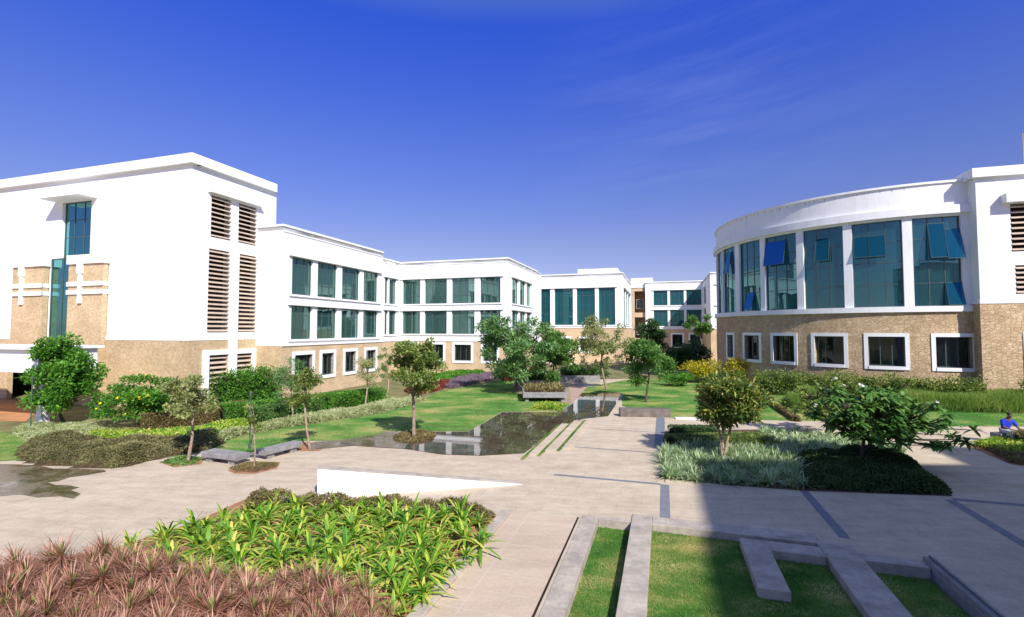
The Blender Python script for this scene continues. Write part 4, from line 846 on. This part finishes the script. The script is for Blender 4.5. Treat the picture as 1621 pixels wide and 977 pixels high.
# frangipani: whorls of long leaves on forked branches
def frangipani(label,base,tips,trunkpath,leafn,ll,lw,seed,flowers=6,tr=.06,leaf='mid'):
    b=G(*base); Y=b.y; root=empty('frangipani_tree',(b.x,b.y,0),label,'tree'); g=np.random.default_rng(seed)
    def wp(px,py,dy=0): q=(px-CX)/F_*Y; return Vector((q,Y+dy,Zat(px,py,Y)))
    m_=MB(); paths=[]
    for path,r0,r1 in trunkpath:
        pts=[wp(*p) for p in path]; m_.tube(pts,list(np.linspace(r0,r1,len(pts))),8); paths+=pts[1:]
    P=[];D=[]; fl=[]
    for i,(px,py,dy) in enumerate(tips):
        e=wp(px,py,dy); s=min(paths,key=lambda q:(q-e).length+(2 if q.z>e.z+.1 else 0)); mid=s.lerp(e,.5)+Vector((0,0,-.05)); m_.tube([s,mid,e],[tr*.4,tr*.3,tr*.2],6)
        az=np.linspace(0,2*np.pi,leafn,endpoint=False)+g.uniform(0,6); pt=g.uniform(-.35,1.25,leafn)
        P.append(np.tile(np.array(e),(leafn,1))); D.append(np.stack([np.cos(az)*np.cos(pt),np.sin(az)*np.cos(pt),np.sin(pt)],1))
        if i<flowers: fl.append(np.array(e)+np.array([0,-.05,.12]))
    m_.build('trunk',M['barkd'],root,True); P=np.concatenate(P);D=np.concatenate(D); n=len(P)
    blade_mesh('crown',[blades(P,D,ll*g.uniform(.75,1.15,n),lw,.45,3,[.35,.9,1,0],unit(np.cross(D,np.array([0,0,1.]))))],LF[leaf],root)
    if fl:
        for q in fl:
            for _ in range(2): flower_at(q+g.normal(0,.06,3),'wfl',root,.08)
def spots(n,fn,seed):
    g=np.random.default_rng(seed); out=[]
    while len(out)<n:
        px,py,dy=g.uniform(1270,1500),g.uniform(600,720),g.uniform(-1.1,1.1)
        if fn(px,py): out.append((px,py,dy))
    return out
def sh1(px,py):
    c=((px-1378)/76)**2+((py-652)/42)**2<1
    c2=((px-1450)/40)**2+((py-674)/25)**2<1
    return (c or c2) and py<708 and py>610+abs(px-1370)*.22
frangipani('spreading frangipani tree with a forked trunk in the shaded end of the island bed',(1355,742),spots(170,sh1,3),
  [([(1355,742),(1358,715),(1362,695),(1352,670),(1345,652)],.06,.035),([(1359,718),(1372,700),(1392,690),(1406,680),(1425,668)],.045,.025),([(1352,670),(1330,660)],.03,.02),([(1392,690),(1380,660)],.03,.02),([(1406,680),(1450,672)],.03,.02)],20,.34,.10,71,3)
def sh2(px,py): return ((px-1300)/50)**2+((py-632)/34)**2<1
g2=np.random.default_rng(9); t2=[]
while len(t2)<80:
    px,py=g2.uniform(1245,1350),g2.uniform(595,668)
    if sh2(px,py): t2.append((px,py,g2.uniform(-1,1)))
frangipani('smaller paler frangipani tree behind the spreading one',(1301,690),t2,[([(1301,690),(1307,668),(1306,650)],.05,.035),([(1306,650),(1290,632)],.03,.02),([(1306,650),(1325,632)],.03,.02)],18,.27,.085,73,7,leaf='olive')
# -- right edge bed, bush, person
sheet('bed_soil',gl([(1530,706),(1560,696),(1700,696),(1700,745),(1600,735)]),.008,M['soil'])
cover('yellow_green_plants','yellow-green leafy plants in the small bed at the right edge',gl([(1540,706),(1565,700),(1700,700),(1700,722),(1600,722)]),.28,'yel',1000,.2,.05,.8)
cover('dry_grass','dry brown low plants in front of the yellow-green ones at the right edge',gl([(1560,712),(1600,722),(1700,722),(1700,745),(1600,734)]),.18,'brown',1200,.14,.03,.7)
shrub('dark_bush','small dark bush in front of the seated person at the right edge',(1614,709),(1592,1655,676,712),'brown',n=3500,k=16,ln=.09,wd=.04,seed=81)
# person sitting on a low stone block
pb=G(1597,703); px_,py_=pb.x,pb.y
m_=MB(); m_.box(px_-.35,px_+.35,py_-.05,py_+.4,-.01,.40); tag(m_.build('stone_block',M['slab'],bevel=.02),'low stone block under the seated person at the right edge','seat')
proot=empty('person',(px_,py_,0),'person in a blue shirt sitting bent forward at the right edge, seen from the front','person')
def skin_obj(name,verts,edges,rad,m,parent,sub=2,rootv=0):
    me=bpy.data.meshes.new(name); me.from_pydata(verts,edges,[]); o=bpy.data.objects.new(name,me); COL.objects.link(o); me.materials.append(m)
    mod=o.modifiers.new('skin','SKIN'); mod.use_smooth_shade=True
    for i,r_ in enumerate(rad): d=me.skin_vertices[0].data[i]; d.radius=(r_ if hasattr(r_,'__len__') else (r_,r_)); d.use_root=(i==rootv)
    s_=o.modifiers.new('sub','SUBSURF'); s_.levels=sub; s_.render_levels=sub; o.parent=parent; return o
SK=m_plain('brown_skin',(.17,.085,.055),.55,.4,.08); BL=m_plain('blue_shirt_cloth',(.03,.05,.50),.85,.1,.15); TR=m_plain('pale_trouser_cloth',(.42,.45,.45),.9,.1); HR=m_plain('black_hair',(.012,.01,.01),.6,.3); 
# face looks towards -y, slightly down
V=[(0,.12,.50),(0,.10,.72),(0,.02,.93),(0,-.03,1.02),(0,-.07,1.10),(0,-.09,1.18),(.19,.02,.90),(.27,-.10,.68),(.16,-.27,.62),(-.19,.02,.90),(-.27,-.10,.68),(-.16,-.27,.62),
   (.11,.08,.48),(.17,-.32,.50),(.17,-.30,.10),(.18,-.42,.03),(-.11,.08,.48),(-.17,-.32,.50),(-.17,-.30,.10),(-.18,-.42,.03),(.10,-.32,.62),(-.10,-.32,.62)]
Ed=[(0,1),(1,2),(2,3),(3,4),(4,5),(2,6),(6,7),(7,8),(2,9),(9,10),(10,11),(0,12),(12,13),(13,14),(14,15),(0,16),(16,17),(17,18),(18,19),(8,20),(11,21)]
Rd=[(.13,.11),(.13,.10),(.12,.09),.05,(.075,.085),(.07,.085),.055,.042,.028,.055,.042,.028,.085,.06,.04,.035,.085,.06,.04,.035,.022,.022]
body=skin_obj('body',V,Ed,Rd,SK,proot)
shirt=skin_obj('shirt',[V[0],V[1],V[2],(0,-.01,.97),V[6],(.235,-.045,.78),V[7],V[9],(-.235,-.045,.78),V[10]],[(0,1),(1,2),(2,3),(2,4),(4,5),(5,6),(2,7),(7,8),(8,9)],[(.155,.13),(.155,.125),(.145,.115),.062,.078,.065,.06,.078,.065,.06],BL,proot)
tr_=skin_obj('trousers',[V[0],V[12],V[13],(.17,-.30,.14),V[16],V[17],(-.17,-.30,.14)],[(0,1),(1,2),(2,3),(0,4),(4,5),(5,6)],[.13,.10,.075,.06,.10,.075,.06],TR,proot)
hair=skin_obj('hair',[(0,-.04,1.13),(0,-.06,1.20),(0,-.085,1.235)],[(0,1),(1,2)],[(.078,.085),(.083,.092),(.055,.06)],HR,proot)
for sx in (-1,1):   # eyes and ears, nose, on the head
    m_=MB(); m_.tube([(px_+sx*.032,py_-.165,1.145),(px_+sx*.032,py_-.172,1.145)],.010,8); m_.build('eye',HR,proot)
    m_=MB(); m_.tube([(px_+sx*.078,py_-.07,1.12),(px_+sx*.092,py_-.06,1.16)],.016,6); m_.build('ear',SK,proot)
    for fz in range(5):
        m_=MB(); x_=px_+sx*(.10-.02*fz*.9)+(.0); k_=.8+.1*(2-abs(fz-2)); m_.tube([(x_,py_-.33,.625-.004*fz),(x_-sx*.005,py_-.37*1.0,.61),(x_-sx*.01,py_-.37-.03*k_,.585)],[.010,.009,.007],6); m_.build('finger',SK,proot)
m_=MB(); m_.tube([(px_,py_-.165,1.135),(px_,py_-.195,1.11)],[.010,.014],6); m_.build('nose',SK,proot)
# -- foreground bed
BED=gl([(390,790),(500,797),(700,806),(788,818)])+[tuple(W(-3.87,11.3)),tuple(W(-3.87,4)),(-9,2.5),tuple(G(-120,960)),tuple(G(0,897)),tuple(G(180,868)),tuple(G(300,830))]
sheet('bed_soil',BED,.010,M['soil'])
cover('low_bushy_plants','brownish green bushy low plants along the far edge of the foreground bed',gl([(385,800),(400,790),(500,797),(700,806),(785,818),(765,836),(700,822),(560,815),(450,812),(380,815)]),.34,'brown',3200,.08,.028,.5,edge=.25,bumps=.8,ns=5)
tufts('dracaena_plant','yellow-green rosette plant with broad glossy leaves in the foreground bed','yellow-green rosette plants in the foreground bed',gl([(400,812),(450,806),(560,812),(700,818),(770,835),(760,880),(700,925),(655,977),(620,990),(570,940),(420,935),(280,915),(180,898),(180,878),(300,840)]),112,.58,.058,'yel',32,minr=.35,seed=14,pitch=(.2,1.35),droop=.6,stem=.12,variants=6)
tufts('cordyline_plant','pinkish brown spiky rosette plant on a bare stem in the foreground bed','pinkish spiky plants in the foreground bed',gl([(-120,955),(0,925),(150,908),(280,925),(420,945),(560,950),(625,1000),(590,1120),(-200,1110)]),200,.38,.0125,'red',92,minr=.215,seed=15,pitch=(-.3,1.25),droop=.10,stem=.32,variants=8)
# ================================================================== WORLD, SUN, CAMERA
SUN_AZ=R(26); EL=R(40)
sd=Vector((math.sin(SUN_AZ)*math.cos(EL),-math.cos(SUN_AZ)*math.cos(EL),math.sin(EL)))   # towards the sun
sl=bpy.data.lights.new('sun','SUN'); sl.energy=4.6; sl.angle=R(1.1); sl.color=(1,.955,.88); so=bpy.data.objects.new('sun',sl); COL.objects.link(so); so.rotation_euler=sd.to_track_quat('Z','Y').to_euler(); so.location=(10,-20,40)
wd=bpy.data.worlds.new('World'); SC.world=wd; wd.use_nodes=True; nt=wd.node_tree; nt.nodes.clear()
out=N(nt,'ShaderNodeOutputWorld'); bg=N(nt,'ShaderNodeBackground'); bg.inputs[1].default_value=.15
sky=N(nt,'ShaderNodeTexSky',sky_type='NISHITA'); sky.sun_disc=False; sky.sun_elevation=EL; sky.sun_rotation=math.pi-SUN_AZ; sky.altitude=500; sky.air_density=1.0; sky.dust_density=.6; sky.ozone_density=3.0
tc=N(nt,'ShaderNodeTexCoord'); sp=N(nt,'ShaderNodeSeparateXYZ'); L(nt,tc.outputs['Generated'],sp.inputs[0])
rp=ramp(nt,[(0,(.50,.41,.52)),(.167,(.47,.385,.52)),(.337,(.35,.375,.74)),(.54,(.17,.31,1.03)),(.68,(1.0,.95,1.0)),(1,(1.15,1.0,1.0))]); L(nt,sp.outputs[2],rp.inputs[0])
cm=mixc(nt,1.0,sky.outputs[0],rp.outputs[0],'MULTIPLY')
mp0=N(nt,'ShaderNodeMapping'); mp0.inputs['Rotation'].default_value=(0,R(7),0); L(nt,tc.outputs['Generated'],mp0.inputs[0])
mp=N(nt,'ShaderNodeMapping'); mp.inputs['Scale'].default_value=(1.6,1.6,13); L(nt,mp0.outputs[0],mp.inputs[0])
cn_=noise(nt,mp.outputs[0],2.4,7,.62); cr_=ramp(nt,[(.42,(0,0,0)),(.8,(.17,.17,.17))]); L(nt,cn_,cr_.inputs[0])
vd=N(nt,'ShaderNodeVectorMath',operation='DISTANCE'); L(nt,tc.outputs['Generated'],vd.inputs[0]); vd.inputs[1].default_value=Vector((.40,1,.44)).normalized()
mr=N(nt,'ShaderNodeMapRange',i_1=.0,i_2=.36,i_3=.6,i_4=.0); L(nt,vd.outputs['Value'],mr.inputs[0])
mm_=N(nt,'ShaderNodeMath',operation='MULTIPLY'); L(nt,cr_.outputs[0],mm_.inputs[0]); L(nt,mr.outputs[0],mm_.inputs[1])
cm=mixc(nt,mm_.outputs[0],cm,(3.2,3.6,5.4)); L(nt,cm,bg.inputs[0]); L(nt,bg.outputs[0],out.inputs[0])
cam=bpy.data.cameras.new('camera'); co_=bpy.data.objects.new('camera',cam); COL.objects.link(co_); SC.camera=co_
co_.location=(0,0,H); co_.rotation_euler=(R(90)+PIT,0,0); cam.sensor_width=36; cam.lens=F_/1621*36; cam.clip_end=3000; cam.clip_start=.1
SC.view_settings.view_transform='Standard'; SC.view_settings.look='None'; SC.view_settings.gamma=1; SC.view_settings.exposure=.55
SC.render.resolution_x=1024; SC.render.resolution_y=617
SC.cycles.max_bounces=6; SC.cycles.transparent_max_bounces=8
